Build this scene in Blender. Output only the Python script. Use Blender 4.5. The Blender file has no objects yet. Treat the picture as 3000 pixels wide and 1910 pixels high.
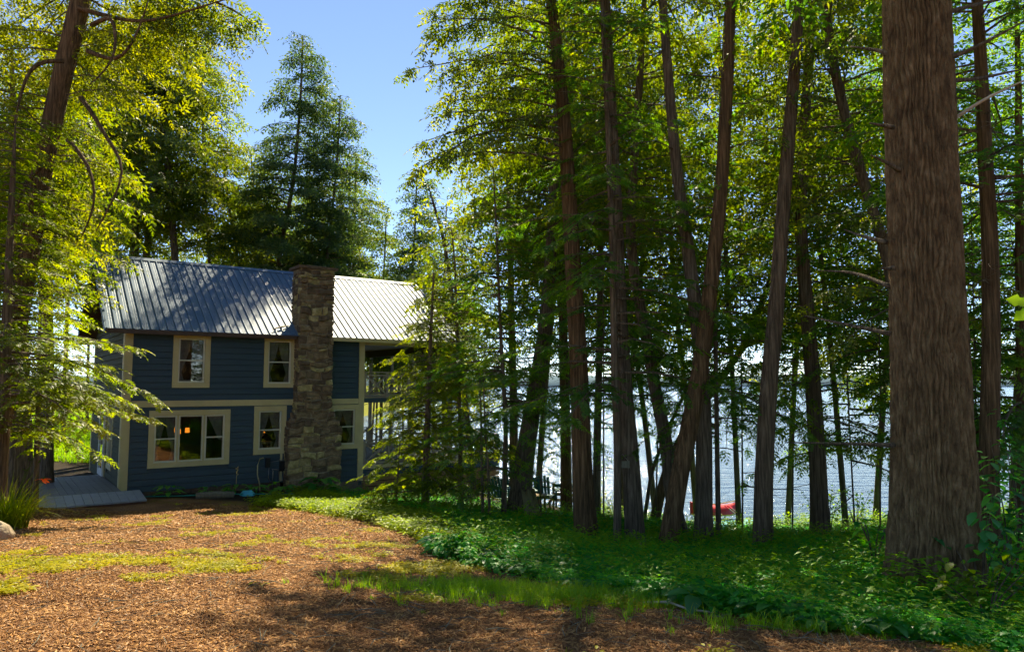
import bpy, math, random
import numpy as np
rnd = random.Random(7)
rng = np.random.default_rng(11)
SC = bpy.context.scene
COL = SC.collection
# ------------------------------------------------------------------ camera, sky, sun, exposure
FPX = 2100.0
PITCH = math.atan((1128 - 955) / FPX)
CAMZ = 3.03
cam_data = bpy.data.cameras.new('camera')
cam = bpy.data.objects.new('camera', cam_data)
COL.objects.link(cam)
cam_data.sensor_width = 36
cam_data.lens = 36 * FPX / 3000
cam_data.clip_start = 0.1
cam_data.clip_end = 8000
cam.location = (0, 0, CAMZ)
cam.rotation_euler = (math.pi / 2 + PITCH, 0, 0)
SC.camera = cam

SUN_EL = math.radians(48)
SUN_AZ = math.radians(2)          # to the right of straight ahead (+Y)
world = bpy.data.worlds.new('World')
SC.world = world
world.use_nodes = True
wn = world.node_tree.nodes
wl = world.node_tree.links
wn.clear()
sky = wn.new('ShaderNodeTexSky')
sky.sky_type = 'NISHITA'
sky.sun_disc = False
sky.sun_elevation = SUN_EL
sky.sun_rotation = SUN_AZ
sky.air_density = 0.8
sky.dust_density = 0.05
sky.ozone_density = 0.4
bg = wn.new('ShaderNodeBackground')
bg.inputs['Strength'].default_value = 0.095
sky.altitude = 2500
wo = wn.new('ShaderNodeOutputWorld')
wl.new(sky.outputs[0], bg.inputs[0])
wl.new(bg.outputs[0], wo.inputs[0])

sun_data = bpy.data.lights.new('sun', 'SUN')
sun_data.energy = 5.0
sun_data.angle = math.radians(0.5)
sun_data.color = (1.0, 0.88, 0.62)
sun = bpy.data.objects.new('sun', sun_data)
COL.objects.link(sun)
sun.rotation_euler = (math.pi / 2 - SUN_EL, 0, math.pi - SUN_AZ)
sun.location = (5, 60, 60)

vs = SC.view_settings
vs.view_transform = 'Standard'
vs.look = 'None'
vs.exposure = 1.42
vs.gamma = 1.0
vs.use_curve_mapping = False
SC.render.engine = 'CYCLES'
cy = SC.cycles
cy.max_bounces = 8
cy.diffuse_bounces = 4
cy.glossy_bounces = 3
cy.transmission_bounces = 5
cy.transparent_max_bounces = 8
cy.sample_clamp_indirect = 4.0
cy.caustics_reflective = False
cy.caustics_refractive = False
cy.use_adaptive_sampling = True
cy.adaptive_threshold = 0.035
cy.use_denoising = True
try:
    cy.denoiser = 'OPENIMAGEDENOISE'
    cy.denoising_prefilter = 'ACCURATE'
except Exception:
    pass

# ------------------------------------------------------------------ measuring helpers (photo pixels -> metres)
Fv = np.array([0, math.cos(PITCH), math.sin(PITCH)])
Uv = np.array([0, -math.sin(PITCH), math.cos(PITCH)])
Rv = np.array([1.0, 0, 0])
Cv = np.array([0, 0, CAMZ])
def ray(u, v):
    return Fv + (u - 1500) / FPX * Rv + (955 - v) / FPX * Uv
def atY(u, v, Y):
    d = ray(u, v)
    return Cv + d * (Y / d[1])
def atZ(u, v, z):
    d = ray(u, v)
    return Cv + d * ((z - CAMZ) / d[2])
S = 3000 / 2408.0
def sY(u, v, Y):
    return atY(u * S, v * S, Y)

# ------------------------------------------------------------------ tagging and mesh helpers
def tag(o, label=None, cat=None, group=None, kind=None):
    if label: o['label'] = label
    if cat: o['category'] = cat
    if group: o['group'] = group
    if kind: o['kind'] = kind
    return o
def empty(name, loc=(0, 0, 0), label=None, cat=None, group=None, parent=None):
    o = bpy.data.objects.new(name, None)
    COL.objects.link(o)
    o.location = loc
    o.empty_display_size = 0.2
    if parent: o.parent = parent
    return tag(o, label, cat, group)
def link(name, me, parent=None, loc=None):
    o = bpy.data.objects.new(name, me)
    COL.objects.link(o)
    if parent is not None: o.parent = parent
    if loc is not None: o.location = loc
    return o
def np_mesh(name, V, T, mat, tint=None, smooth=False, k=3):
    V = np.ascontiguousarray(V, dtype=np.float32)
    T = np.ascontiguousarray(T, dtype=np.int32)
    me = bpy.data.meshes.new(name)
    me.vertices.add(len(V)); me.vertices.foreach_set('co', V.ravel())
    me.loops.add(T.size); me.loops.foreach_set('vertex_index', T.ravel())
    me.polygons.add(len(T)); me.polygons.foreach_set('loop_start', np.arange(0, T.size, k, dtype=np.int32))
    if smooth: me.polygons.foreach_set('use_smooth', np.ones(len(T), dtype=bool))
    if tint is not None:
        a = me.attributes.new('tint', 'FLOAT', 'POINT')
        a.data.foreach_set('value', np.ascontiguousarray(tint, dtype=np.float32))
    if mat: me.materials.append(mat)
    me.update(calc_edges=True)
    return me
class MB:
    def __init__(s): s.v = []; s.f = []; s.sm = False
    def add(s, vs, fs):
        b = len(s.v); s.v += [tuple(map(float, q)) for q in vs]; s.f += [tuple(b + i for i in q) for q in fs]; return s
    def hexa(s, p):   # 8 points: bottom 4 ccw then top 4
        return s.add(p, [(3, 2, 1, 0), (4, 5, 6, 7), (0, 1, 5, 4), (1, 2, 6, 5), (2, 3, 7, 6), (3, 0, 4, 7)])
    def box(s, x0, x1, y0, y1, z0, z1):
        return s.hexa([(x0, y0, z0), (x1, y0, z0), (x1, y1, z0), (x0, y1, z0), (x0, y0, z1), (x1, y0, z1), (x1, y1, z1), (x0, y1, z1)])
    def bar(s, a, b, w, h, up=(0, 0, 1)):
        a = np.array(a, float); b = np.array(b, float); d = b - a; d /= np.linalg.norm(d)
        up = np.array(up, float); x = np.cross(d, up); n = np.linalg.norm(x)
        if n < 1e-3: x = np.cross(d, (0, 1, 0)); n = np.linalg.norm(x)
        x /= n; y = np.cross(x, d); p = []
        for q in (a, b):
            p += [q - x * w / 2 - y * h / 2, q + x * w / 2 - y * h / 2, q + x * w / 2 + y * h / 2, q - x * w / 2 + y * h / 2]
        return s.add(p, [(0, 1, 2, 3), (7, 6, 5, 4), (0, 4, 5, 1), (1, 5, 6, 2), (2, 6, 7, 3), (3, 7, 4, 0)])
    def tube(s, pts, rad, n=8, cap=True):
        P = [np.array(p, float) for p in pts]; m = len(P)
        if not hasattr(rad, '__len__'): rad = [rad] * m
        ref = np.array([0.31, 0.17, 0.93]); b = len(s.v); vs_ = []; fs = []
        for i in range(m):
            d = P[min(i + 1, m - 1)] - P[max(i - 1, 0)]; d /= (np.linalg.norm(d) + 1e-9)
            x = np.cross(d, ref)
            if np.linalg.norm(x) < .15: x = np.cross(d, (1, 0, 0))
            x /= np.linalg.norm(x); y = np.cross(d, x)
            for k in range(n):
                a = 2 * math.pi * k / n; vs_.append(P[i] + (x * math.cos(a) + y * math.sin(a)) * rad[i])
        for i in range(m - 1):
            for k in range(n):
                fs.append((i * n + k, i * n + (k + 1) % n, (i + 1) * n + (k + 1) % n, (i + 1) * n + k))
        if cap: fs += [tuple(range(n - 1, -1, -1)), tuple((m - 1) * n + k for k in range(n))]
        return s.add(vs_, fs)
    def lathe(s, prof, n=16, c=(0, 0, 0)):
        vs_ = []; fs = []; m = len(prof)
        for r, z in prof:
            for k in range(n):
                a = 2 * math.pi * k / n; vs_.append((c[0] + r * math.cos(a), c[1] + r * math.sin(a), c[2] + z))
        for i in range(m - 1):
            for k in range(n): fs.append((i * n + k, i * n + (k + 1) % n, (i + 1) * n + (k + 1) % n, (i + 1) * n + k))
        return s.add(vs_, fs)
    def mesh(s, name, mat, smooth=False):
        me = bpy.data.meshes.new(name); me.from_pydata(s.v, [], s.f)
        if mat: me.materials.append(mat)
        if smooth: me.polygons.foreach_set('use_smooth', [True] * len(me.polygons))
        me.update(); return me
    def build(s, name, mat, parent=None, smooth=False, loc=None):
        return link(name, s.mesh(name, mat, smooth), parent, loc)

def vnoise(P, seed=0):
    """cheap smooth pseudo-noise in about -1..1 for arrays of 3-D points"""
    x, y, z = P[..., 0], P[..., 1], P[..., 2]; r = 0; a = 1.0; rs = np.random.RandomState(seed); tot = 0
    for o in range(4):
        k = rs.normal(size=(3, 3)); k /= np.linalg.norm(k, axis=1)[:, None]; ph = rs.uniform(0, 6.28, 3); fq = 1.9 ** o
        v = sum(np.sin(fq * (k[i, 0] * x + k[i, 1] * y + k[i, 2] * z) + ph[i] + 1.3 * np.sin(fq * .7 * (k[i, 2] * x - k[i, 0] * y + k[i, 1] * z) + ph[(i + 1) % 3])) for i in range(3)) / 3
        r = r + a * v; tot += a; a *= .6
    return r / tot * 1.8

# ------------------------------------------------------------------ materials
def mat_new(name):
    m = bpy.data.materials.new(name); m.use_nodes = True
    nt = m.node_tree; nt.nodes.clear()
    return m, nt.nodes, nt.links
def ramp(n, pts):
    r = n.new('ShaderNodeValToRGB'); cr = r.color_ramp
    while len(cr.elements) < len(pts): cr.elements.new(0.5)
    for e, (p, c) in zip(cr.elements, pts): e.position = p; e.color = (*c, 1)
    return r
def surf_mat(name, c1, c2, scale=6.0, rough=.7, bump=.3, bscale=40.0, stretch=(1, 1, 1), spec=.3, metal=0, c3=None, bdist=.01, detail=6):
    m, n, l = mat_new(name)
    out = n.new('ShaderNodeOutputMaterial'); b = n.new('ShaderNodeBsdfPrincipled'); l.new(b.outputs[0], out.inputs[0])
    tc = n.new('ShaderNodeTexCoord'); mp = n.new('ShaderNodeMapping'); mp.inputs['Scale'].default_value = stretch
    l.new(tc.outputs['Object'], mp.inputs[0])
    t = n.new('ShaderNodeTexNoise'); t.inputs['Scale'].default_value = scale; t.inputs['Detail'].default_value = detail; t.inputs['Roughness'].default_value = .65
    l.new(mp.outputs[0], t.inputs['Vector'])
    pts = [(.3, c1), (.7, c2)] if c3 is None else [(.3, c1), (.52, c2), (.7, c3)]
    r = ramp(n, pts); l.new(t.outputs[0], r.inputs[0]); l.new(r.outputs[0], b.inputs['Base Color'])
    t2 = n.new('ShaderNodeTexNoise'); t2.inputs['Scale'].default_value = bscale; t2.inputs['Detail'].default_value = 5
    l.new(mp.outputs[0], t2.inputs['Vector'])
    bp = n.new('ShaderNodeBump'); bp.inputs['Strength'].default_value = bump; bp.inputs['Distance'].default_value = bdist
    l.new(t2.outputs[0], bp.inputs['Height']); l.new(bp.outputs[0], b.inputs['Normal'])
    b.inputs['Roughness'].default_value = rough; b.inputs['Specular IOR Level'].default_value = spec; b.inputs['Metallic'].default_value = metal
    return m
def leaf_mat(name, dark, mid, light, trans=.6, nscale=.8, gloss=.06):
    m, n, l = mat_new(name)
    out = n.new('ShaderNodeOutputMaterial')
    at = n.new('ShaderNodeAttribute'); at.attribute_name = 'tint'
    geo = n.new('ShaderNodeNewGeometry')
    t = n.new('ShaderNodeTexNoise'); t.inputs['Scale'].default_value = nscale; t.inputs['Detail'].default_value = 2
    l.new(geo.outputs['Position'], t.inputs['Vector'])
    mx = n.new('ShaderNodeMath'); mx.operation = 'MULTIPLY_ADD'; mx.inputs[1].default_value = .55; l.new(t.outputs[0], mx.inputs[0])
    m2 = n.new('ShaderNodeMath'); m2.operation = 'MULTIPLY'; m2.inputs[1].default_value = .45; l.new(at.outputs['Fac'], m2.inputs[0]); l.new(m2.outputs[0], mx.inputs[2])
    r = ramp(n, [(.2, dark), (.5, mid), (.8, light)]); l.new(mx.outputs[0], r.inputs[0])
    d = n.new('ShaderNodeBsdfDiffuse'); l.new(r.outputs[0], d.inputs[0])
    tr = n.new('ShaderNodeBsdfTranslucent')
    hs = n.new('ShaderNodeHueSaturation'); hs.inputs['Hue'].default_value = .485; hs.inputs['Value'].default_value = 3.0; hs.inputs['Saturation'].default_value = 1.12
    l.new(r.outputs[0], hs.inputs['Color']); l.new(hs.outputs[0], tr.inputs[0])
    ms = n.new('ShaderNodeMixShader'); ms.inputs[0].default_value = trans; l.new(d.outputs[0], ms.inputs[1]); l.new(tr.outputs[0], ms.inputs[2])
    g = n.new('ShaderNodeBsdfGlossy'); g.inputs['Roughness'].default_value = .42
    m3 = n.new('ShaderNodeMixShader'); m3.inputs[0].default_value = gloss; l.new(ms.outputs[0], m3.inputs[1]); l.new(g.outputs[0], m3.inputs[2])
    l.new(m3.outputs[0], out.inputs[0])
    return m
M = {}
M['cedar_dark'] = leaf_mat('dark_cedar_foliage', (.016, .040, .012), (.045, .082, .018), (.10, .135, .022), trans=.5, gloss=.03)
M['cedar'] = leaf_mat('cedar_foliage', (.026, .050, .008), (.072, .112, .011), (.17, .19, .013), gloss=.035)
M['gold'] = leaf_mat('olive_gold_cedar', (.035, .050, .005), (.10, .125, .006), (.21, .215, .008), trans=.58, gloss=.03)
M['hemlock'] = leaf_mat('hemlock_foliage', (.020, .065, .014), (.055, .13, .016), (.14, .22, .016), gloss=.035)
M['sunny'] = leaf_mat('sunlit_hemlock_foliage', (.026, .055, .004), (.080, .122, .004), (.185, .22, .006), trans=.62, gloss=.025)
M['ground_leaf'] = leaf_mat('ground_cover_leaf', (.014, .13, .024), (.05, .25, .032), (.17, .38, .022), trans=.5, nscale=1.1, gloss=.02)
M['cover_sunlit'] = leaf_mat('sun_tinted_cover_leaf', (.06, .11, .006), (.16, .23, .008), (.30, .36, .012), trans=.5, nscale=1.6, gloss=.02)  # ground cover again, with sunlight put into its yellow leaf colour
M['hosta'] = leaf_mat('hosta_leaf', (.02, .12, .03), (.05, .21, .03), (.16, .32, .04), trans=.45, gloss=.05)
M['grass'] = leaf_mat('grass_blade', (.06, .16, .01), (.12, .25, .012), (.24, .32, .02), gloss=.02, trans=.45, nscale=2)
M['moss_grass'] = leaf_mat('yellow_moss_grass', (.10, .12, .006), (.22, .22, .008), (.38, .33, .012), gloss=.02, trans=.4, nscale=2)
M['bark'] = surf_mat('cedar_bark', (.045, .03, .018), (.16, .11, .065), 3.0, .9, 1.0, 14, (9, 9, .5), .15, c3=(.28, .20, .12), bdist=.04)
M['bark_dark'] = surf_mat('hemlock_bark', (.048, .036, .024), (.155, .115, .075), 3.5, .9, .9, 16, (8, 8, .6), .12, c3=(.27, .21, .14), bdist=.03)
M['bark_red'] = surf_mat('reddish_cedar_bark', (.042, .026, .013), (.15, .09, .042), 3.0, .9, 1.0, 14, (9, 9, .5), .12, c3=(.29, .18, .09), bdist=.04)
M['bark_pine'] = surf_mat('pine_bark', (.068, .042, .021), (.17, .110, .052), 10.0, .9, 1.0, 40, (1, 1, .5), .12, c3=(.27, .185, .095), bdist=.02)
M['siding'] = surf_mat('blue_painted_siding', (.026, .052, .072), (.035, .066, .088), 1.2, .55, .25, 60, (1, 1, 8), .35, bdist=.003)
M['siding_side'] = surf_mat('foliage_lit_side_siding', (.032, .038, .020), (.065, .068, .034), 1.5, .85, .3, 60, (1, 1, 8), .3, bdist=.003)  # olive tone paints in green light thrown back by the foliage
M['trim'] = surf_mat('cream_trim_paint', (.44, .38, .185), (.52, .45, .225), 3, .55, .2, 90, (1, 1, 1), .35, bdist=.002)
M['sash'] = surf_mat('pale_sash_paint', (.52, .50, .36), (.58, .56, .42), 4, .4, .1, 90)
M['white'] = surf_mat('white_paint', (.62, .62, .60), (.72, .72, .70), 4, .4, .1, 90)
M['roof'] = surf_mat('blue_metal_roof', (.070, .125, .195), (.10, .16, .24), .8, .48, .15, 3, (1, 1, 1), .16, metal=.03, bdist=.01)
M['fascia'] = surf_mat('brown_fascia', (.05, .03, .02), (.08, .05, .03), 4, .5, .1, 60)
M['dark'] = surf_mat('dark_interior', (.012, .010, .008), (.03, .018, .010), 3, .8, .1, 30)
M['panelling'] = surf_mat('interior_panelling', (.03, .014, .006), (.06, .028, .012), 3, .6, .1, 30, (4, 4, .5))
M['curtain'] = surf_mat('lace_curtain', (.17, .16, .14), (.30, .28, .24), 8, .9, .2, 60)
M['stone_a'] = surf_mat('brown_fieldstone', (.09, .065, .035), (.20, .145, .08), 7, .85, .9, 30, c3=(.32, .24, .14), bdist=.02)
M['stone_b'] = surf_mat('mossy_fieldstone', (.15, .125, .05), (.34, .28, .12), 7, .85, .9, 30, c3=(.55, .47, .27), bdist=.02)
M['stone_c'] = surf_mat('dark_fieldstone', (.06, .042, .026), (.12, .085, .052), 7, .85, .9, 30, c3=(.19, .14, .09), bdist=.02)
M['mortar'] = surf_mat('old_mortar', (.16, .135, .09), (.34, .29, .20), 9, .95, .6, 50, bdist=.01)
M['block'] = surf_mat('foundation_block', (.14, .115, .08), (.22, .19, .13), 5, .9, .4, 50)
M['deck_grey'] = surf_mat('grey_deck_board', (.10, .10, .095), (.17, .17, .16), 3, .7, .3, 60, (1, 6, 1))
M['deck_blue'] = surf_mat('weathered_step_board', (.20, .22, .25), (.32, .33, .35), 4, .5, .3, 60, (1, 6, 1))
M['deck_red'] = surf_mat('reddish_timber', (.08, .035, .02), (.13, .06, .035), 4, .7, .3, 50)
M['porch_wood'] = surf_mat('porch_grey_wood', (.22, .19, .14), (.32, .28, .21), 4, .6, .2, 60)
M['skirt'] = surf_mat('tan_skirt_board', (.20, .12, .04), (.30, .185, .07), 4, .7, .3, 50, (6, 6, 1))
M['old_wood'] = surf_mat('old_grey_wood', (.10, .09, .06), (.20, .18, .12), 6, .85, .5, 40, (4, 4, .6))
M['chair'] = surf_mat('dark_green_chair_paint', (.015, .085, .08), (.03, .14, .12), 5, .5, .2, 60)
M['chair_old'] = surf_mat('weathered_chair_wood', (.16, .11, .04), (.28, .20, .07), 5, .7, .3, 60)
M['red'] = surf_mat('red_plastic', (.50, .02, .02), (.62, .04, .03), 5, .35, .1, 60, spec=.5)
M['yellow'] = surf_mat('yellow_plastic', (.65, .42, .02), (.72, .48, .03), 5, .35, .1, 60, spec=.5)
M['cyan'] = surf_mat('turquoise_paint', (.04, .30, .42), (.08, .42, .55), 5, .6, .3, 30)
M['metal'] = surf_mat('dull_metal', (.20, .20, .19), (.30, .30, .28), 5, .4, .1, 60, metal=.7)
M['black'] = surf_mat('black_metal', (.008, .008, .008), (.02, .02, .02), 5, .5, .2, 60)
M['hose'] = surf_mat('green_hose', (.01, .16, .12), (.02, .22, .16), 5, .45, .1, 60)
M['rock'] = surf_mat('tan_boulder', (.14, .10, .06), (.34, .26, .17), 4, .9, .8, 20, c3=(.42, .33, .22), bdist=.03)
M['pink_rock'] = surf_mat('pink_rock', (.40, .26, .20), (.55, .40, .32), 6, .9, .5, 30)
M['stump'] = surf_mat('mossy_stump_wood', (.08, .085, .03), (.22, .19, .08), 6, .95, .7, 30, (3, 3, .6), .1, c3=(.19, .16, .08), bdist=.02)
M['rim_wood'] = surf_mat('bleached_stick', (.40, .33, .22), (.55, .46, .33), 6, .8, .4, 40)
M['orange_petal'] = leaf_mat('orange_petal', (.55, .08, .005), (.75, .14, .01), (.85, .22, .02), trans=.35)
M['cream_petal'] = leaf_mat('cream_petal', (.6, .5, .2), (.7, .6, .3), (.8, .7, .4), trans=.35)
M['pink_petal'] = leaf_mat('pink_leaf_tip', (.35, .12, .16), (.50, .22, .24), (.60, .32, .30), trans=.35)
M['chip'] = leaf_mat('wood_chip', (.08, .033, .010), (.22, .098, .030), (.42, .225, .08), trans=.02, nscale=3, gloss=.02)
def emit_mat(name, c, s):
    m, n, l = mat_new(name); o = n.new('ShaderNodeOutputMaterial'); e = n.new('ShaderNodeEmission')
    e.inputs[0].default_value = (*c, 1); e.inputs[1].default_value = s; l.new(e.outputs[0], o.inputs[0]); return m
M['glow'] = emit_mat('lit_lamp_shade', (1.0, .28, .02), .62)
M['glow2'] = emit_mat('lit_porch_bulb', (1.0, .35, .08), 3.0)
def glass_mat():
    m, n, l = mat_new('window_glass')
    o = n.new('ShaderNodeOutputMaterial'); t = n.new('ShaderNodeBsdfTransparent'); g = n.new('ShaderNodeBsdfGlossy')
    t.inputs[0].default_value = (.75, .78, .78, 1); g.inputs['Roughness'].default_value = .015
    f = n.new('ShaderNodeFresnel'); f.inputs[0].default_value = 1.55
    mt = n.new('ShaderNodeMath'); mt.operation = 'MULTIPLY_ADD'; mt.inputs[1].default_value = 1.6; mt.inputs[2].default_value = .06
    l.new(f.outputs[0], mt.inputs[0])
    x = n.new('ShaderNodeMixShader'); l.new(mt.outputs[0], x.inputs[0]); l.new(t.outputs[0], x.inputs[1]); l.new(g.outputs[0], x.inputs[2]); l.new(x.outputs[0], o.inputs[0])
    return m
M['glass'] = glass_mat()
def water_mat():
    m, n, l = mat_new('lake_water')
    o = n.new('ShaderNodeOutputMaterial'); b = n.new('ShaderNodeBsdfPrincipled'); l.new(b.outputs[0], o.inputs[0])
    b.inputs['Base Color'].default_value = (.03, .06, .11, 1); b.inputs['Roughness'].default_value = .10; b.inputs['IOR'].default_value = 1.33; b.inputs['Specular IOR Level'].default_value = .32; b.inputs['Specular Tint'].default_value = (.72, .82, 1, 1)
    tc = n.new('ShaderNodeNewGeometry'); mp = n.new('ShaderNodeMapping'); mp.inputs['Scale'].default_value = (.45, 1.5, 1); l.new(tc.outputs['Position'], mp.inputs[0])
    a = n.new('ShaderNodeTexNoise'); a.inputs['Scale'].default_value = .8; a.inputs['Detail'].default_value = 5; a.inputs['Roughness'].default_value = .6; l.new(mp.outputs[0], a.inputs['Vector'])
    bp = n.new('ShaderNodeBump'); bp.inputs['Strength'].default_value = 1.0; bp.inputs['Distance'].default_value = .5
    l.new(a.outputs[0], bp.inputs['Height']); l.new(bp.outputs[0], b.inputs['Normal'])
    return m
M['water'] = water_mat()
def ground_mat():
    m, n, l = mat_new('forest_ground')
    o = n.new('ShaderNodeOutputMaterial'); b = n.new('ShaderNodeBsdfPrincipled'); l.new(b.outputs[0], o.inputs[0])
    b.inputs['Roughness'].default_value = .95; b.inputs['Specular IOR Level'].default_value = .1
    g = n.new('ShaderNodeNewGeometry')
    def noise(sc, det=5, ro=.65):
        t = n.new('ShaderNodeTexNoise'); t.inputs['Scale'].default_value = sc; t.inputs['Detail'].default_value = det; t.inputs['Roughness'].default_value = ro
        l.new(g.outputs['Position'], t.inputs['Vector']); return t
    fine = noise(38, 6, .75); r1 = ramp(n, [(.32, (.06, .026, .011)), (.5, (.21, .105, .045)), (.62, (.34, .19, .09)), (.72, (.52, .35, .20))]); l.new(fine.outputs[0], r1.inputs[0])
    broad = noise(.9, 4); r2 = ramp(n, [(.35, (.62, .56, .5)), (.65, (1.15, 1.1, 1.05))]); l.new(broad.outputs[0], r2.inputs[0])
    mm = n.new('ShaderNodeMix'); mm.data_type = 'RGBA'; mm.blend_type = 'MULTIPLY'; mm.inputs[0].default_value = 1; l.new(r1.outputs[0], mm.inputs[6]); l.new(r2.outputs[0], mm.inputs[7])
    mossn = noise(26, 5, .7); r3 = ramp(n, [(.3, (.07, .08, .006)), (.6, (.20, .20, .010)), (.75, (.34, .31, .02))]); l.new(mossn.outputs[0], r3.inputs[0])
    at = n.new('ShaderNodeAttribute'); at.attribute_name = 'moss'
    ad = n.new('ShaderNodeMath'); ad.operation = 'ADD'; l.new(at.outputs['Fac'], ad.inputs[0])
    pn = noise(9, 5, .7); l.new(pn.outputs[0], ad.inputs[1])
    r4 = ramp(n, [(.78, (0, 0, 0)), (.98, (1, 1, 1))]); l.new(ad.outputs[0], r4.inputs[0])
    mx = n.new('ShaderNodeMix'); mx.data_type = 'RGBA'; l.new(r4.outputs[0], mx.inputs[0]); l.new(mm.outputs[2], mx.inputs[6]); l.new(r3.outputs[0], mx.inputs[7])
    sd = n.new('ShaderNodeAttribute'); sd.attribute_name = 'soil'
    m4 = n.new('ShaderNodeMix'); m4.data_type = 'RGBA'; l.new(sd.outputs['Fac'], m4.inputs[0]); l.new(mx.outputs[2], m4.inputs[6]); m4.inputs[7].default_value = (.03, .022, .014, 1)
    l.new(m4.outputs[2], b.inputs['Base Color'])
    bp = n.new('ShaderNodeBump'); bp.inputs['Strength'].default_value = .9; bp.inputs['Distance'].default_value = .03; l.new(fine.outputs[0], bp.inputs['Height']); l.new(bp.outputs[0], b.inputs['Normal'])
    return m
M['ground'] = ground_mat()
M['hill'] = surf_mat('hazy_wooded_shore', (.05, .10, .13), (.09, .15, .19), .02, 1, 0, 1)  # blue haze of distance is painted into the forest colour

# ------------------------------------------------------------------ house frame
P0 = atZ(350, 1440, 0)
HA = math.radians(36)
HD = np.array([math.cos(HA), math.sin(HA), 0]); HN = np.array([math.sin(HA), -math.cos(HA), 0])
def hw(t, n, z):          # house coordinates -> world: t along the front wall, n outward from it
    return P0 + HD * t + HN * n + np.array([0, 0, z])

# ------------------------------------------------------------------ terrain
shore = np.array([(60, 8), (30, 17), (15, 24.5), (7, 26.5), (1, 29.5), (-3, 35), (-10, 46), (-20, 62), (-45, 90), (-120, 150)], float)
def shore_d(X, Y):
    best = np.full(np.shape(X), 1e9); sg = np.zeros(np.shape(X))
    for a, b in zip(shore[:-1], shore[1:]):
        d = b - a; L = d @ d
        s = np.clip(((X - a[0]) * d[0] + (Y - a[1]) * d[1]) / L, 0, 1)
        px = a[0] + s * d[0]; py = a[1] + s * d[1]; dd = np.hypot(X - px, Y - py)
        cr = (X - a[0]) * d[1] - (Y - a[1]) * d[0]
        m = dd < best; best = np.where(m, dd, best); sg = np.where(m, np.sign(cr), sg)
    return best * sg        # >0 on the lake side
cps = [(0, 0, 1.45), (-6, 0, 1.6), (6, 0, 1.35), (0, 4, 1.43), (-4, 5, 1.42), (-8, 6, 1.5), (3, 5, 1.25), (1.2, 6, 1.18), (4, 6.2, .85), (4.84, 8.3, .62), (8, 7, .75),
       (0, 7.5, .98), (-3, 9, .95), (-7, 9, 1.0), (-1, 12, .48), (-4, 12, .60), (-8, 12, .60), (-8.9, 13.4, .45), (-12, 12, .9), (1.6, 14.7, -.2), (2.9, 13.5, -.12), (4.5, 13, .05), (6.9, 16, -.4),
       (8.2, 12, .42), (0, 16, -.05), (-3, 16, .1), (-7, 16, .12), (-10, 17, -.05), (-12, 19, -.05), (-9, 20, -.15), (-5, 19.5, -.25), (-6.5, 22.5, -.35), (-4.5, 23, -.6), (-3, 21.5, -.5), (-1, 21, -.45), (0, 20, -.45),
       (-.5, 24, -.85), (1, 24, -.9), (-2, 27, -.9), (4, 20, -.9), (7, 19, -.8), (3.5, 23, -1.6), (7, 23, -1.8), (-14, 23, -.1), (-18, 24, 0), (-14, 30, -.2), (-9, 30, -.4), (-22, 38, .2), (-16, 45, .1), (-30, 30, .8), (-20, 14, 1.2), (12, 14, .3), (14, 8, .8), (20, 4, 1.2),
       (-5.2, 25.1, -.65), (-40, 60, .5), (-20, 0, 1.8), (-20, -15, 1.8), (20, -15, 1.8), (-60, 20, 2), (40, -20, 2), (0, -40, 2), (-60, -30, 2)]
CPA = np.array(cps)
def _tps_k(r2): return np.where(r2 > 1e-9, r2 * np.log(np.maximum(r2, 1e-9)), 0) * .5
_n = len(CPA); _K = _tps_k(((CPA[:, None, :2] - CPA[None, :, :2]) ** 2).sum(-1)) + np.eye(_n) * .6
_Pm = np.c_[np.ones(_n), CPA[:, :2]]; _A = np.block([[_K, _Pm], [_Pm.T, np.zeros((3, 3))]])
_w = np.linalg.solve(_A, np.r_[CPA[:, 2], 0, 0, 0])
LAKE = -2.6
def ground_z(X, Y):
    X = np.asarray(X, float); Y = np.asarray(Y, float); sh = X.shape; x = np.clip(X.ravel(), -60, 40); y = np.clip(Y.ravel(), -40, 70)
    out = np.empty(x.size)
    for i in range(0, x.size, 20000):
        xs = x[i:i + 20000]; ys = y[i:i + 20000]
        out[i:i + 20000] = _tps_k((xs[:, None] - CPA[:, 0]) ** 2 + (ys[:, None] - CPA[:, 1]) ** 2) @ _w[:_n] + _w[_n] + _w[_n + 1] * xs + _w[_n + 2] * ys
    d = shore_d(x, y); k = np.clip((d + 3.2) / 3.2, 0, 1); k = k * k * (3 - 2 * k)
    bed = LAKE + .05 - np.clip(d, 0, 20) * .35
    out = out * (1 - k) + bed * k
    return out.reshape(sh)
def gz(x, y): return float(ground_z(np.array([x]), np.array([y]))[0])
def axis(a, b, step, lo, hi, g=1.14):
    c = list(np.arange(a, b + 1e-6, step)); s = step
    while c[-1] < hi: s *= g; c.append(c[-1] + s)
    s = step
    while c[0] > lo: s *= g; c.insert(0, c[0] - s)
    return np.array(c)
gx = axis(-14, 12, .12, -1500, 1500); gy = axis(1.5, 24, .12, -400, 1800)
GX, GY = np.meshgrid(gx, gy)
GZ = ground_z(GX, GY)
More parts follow.
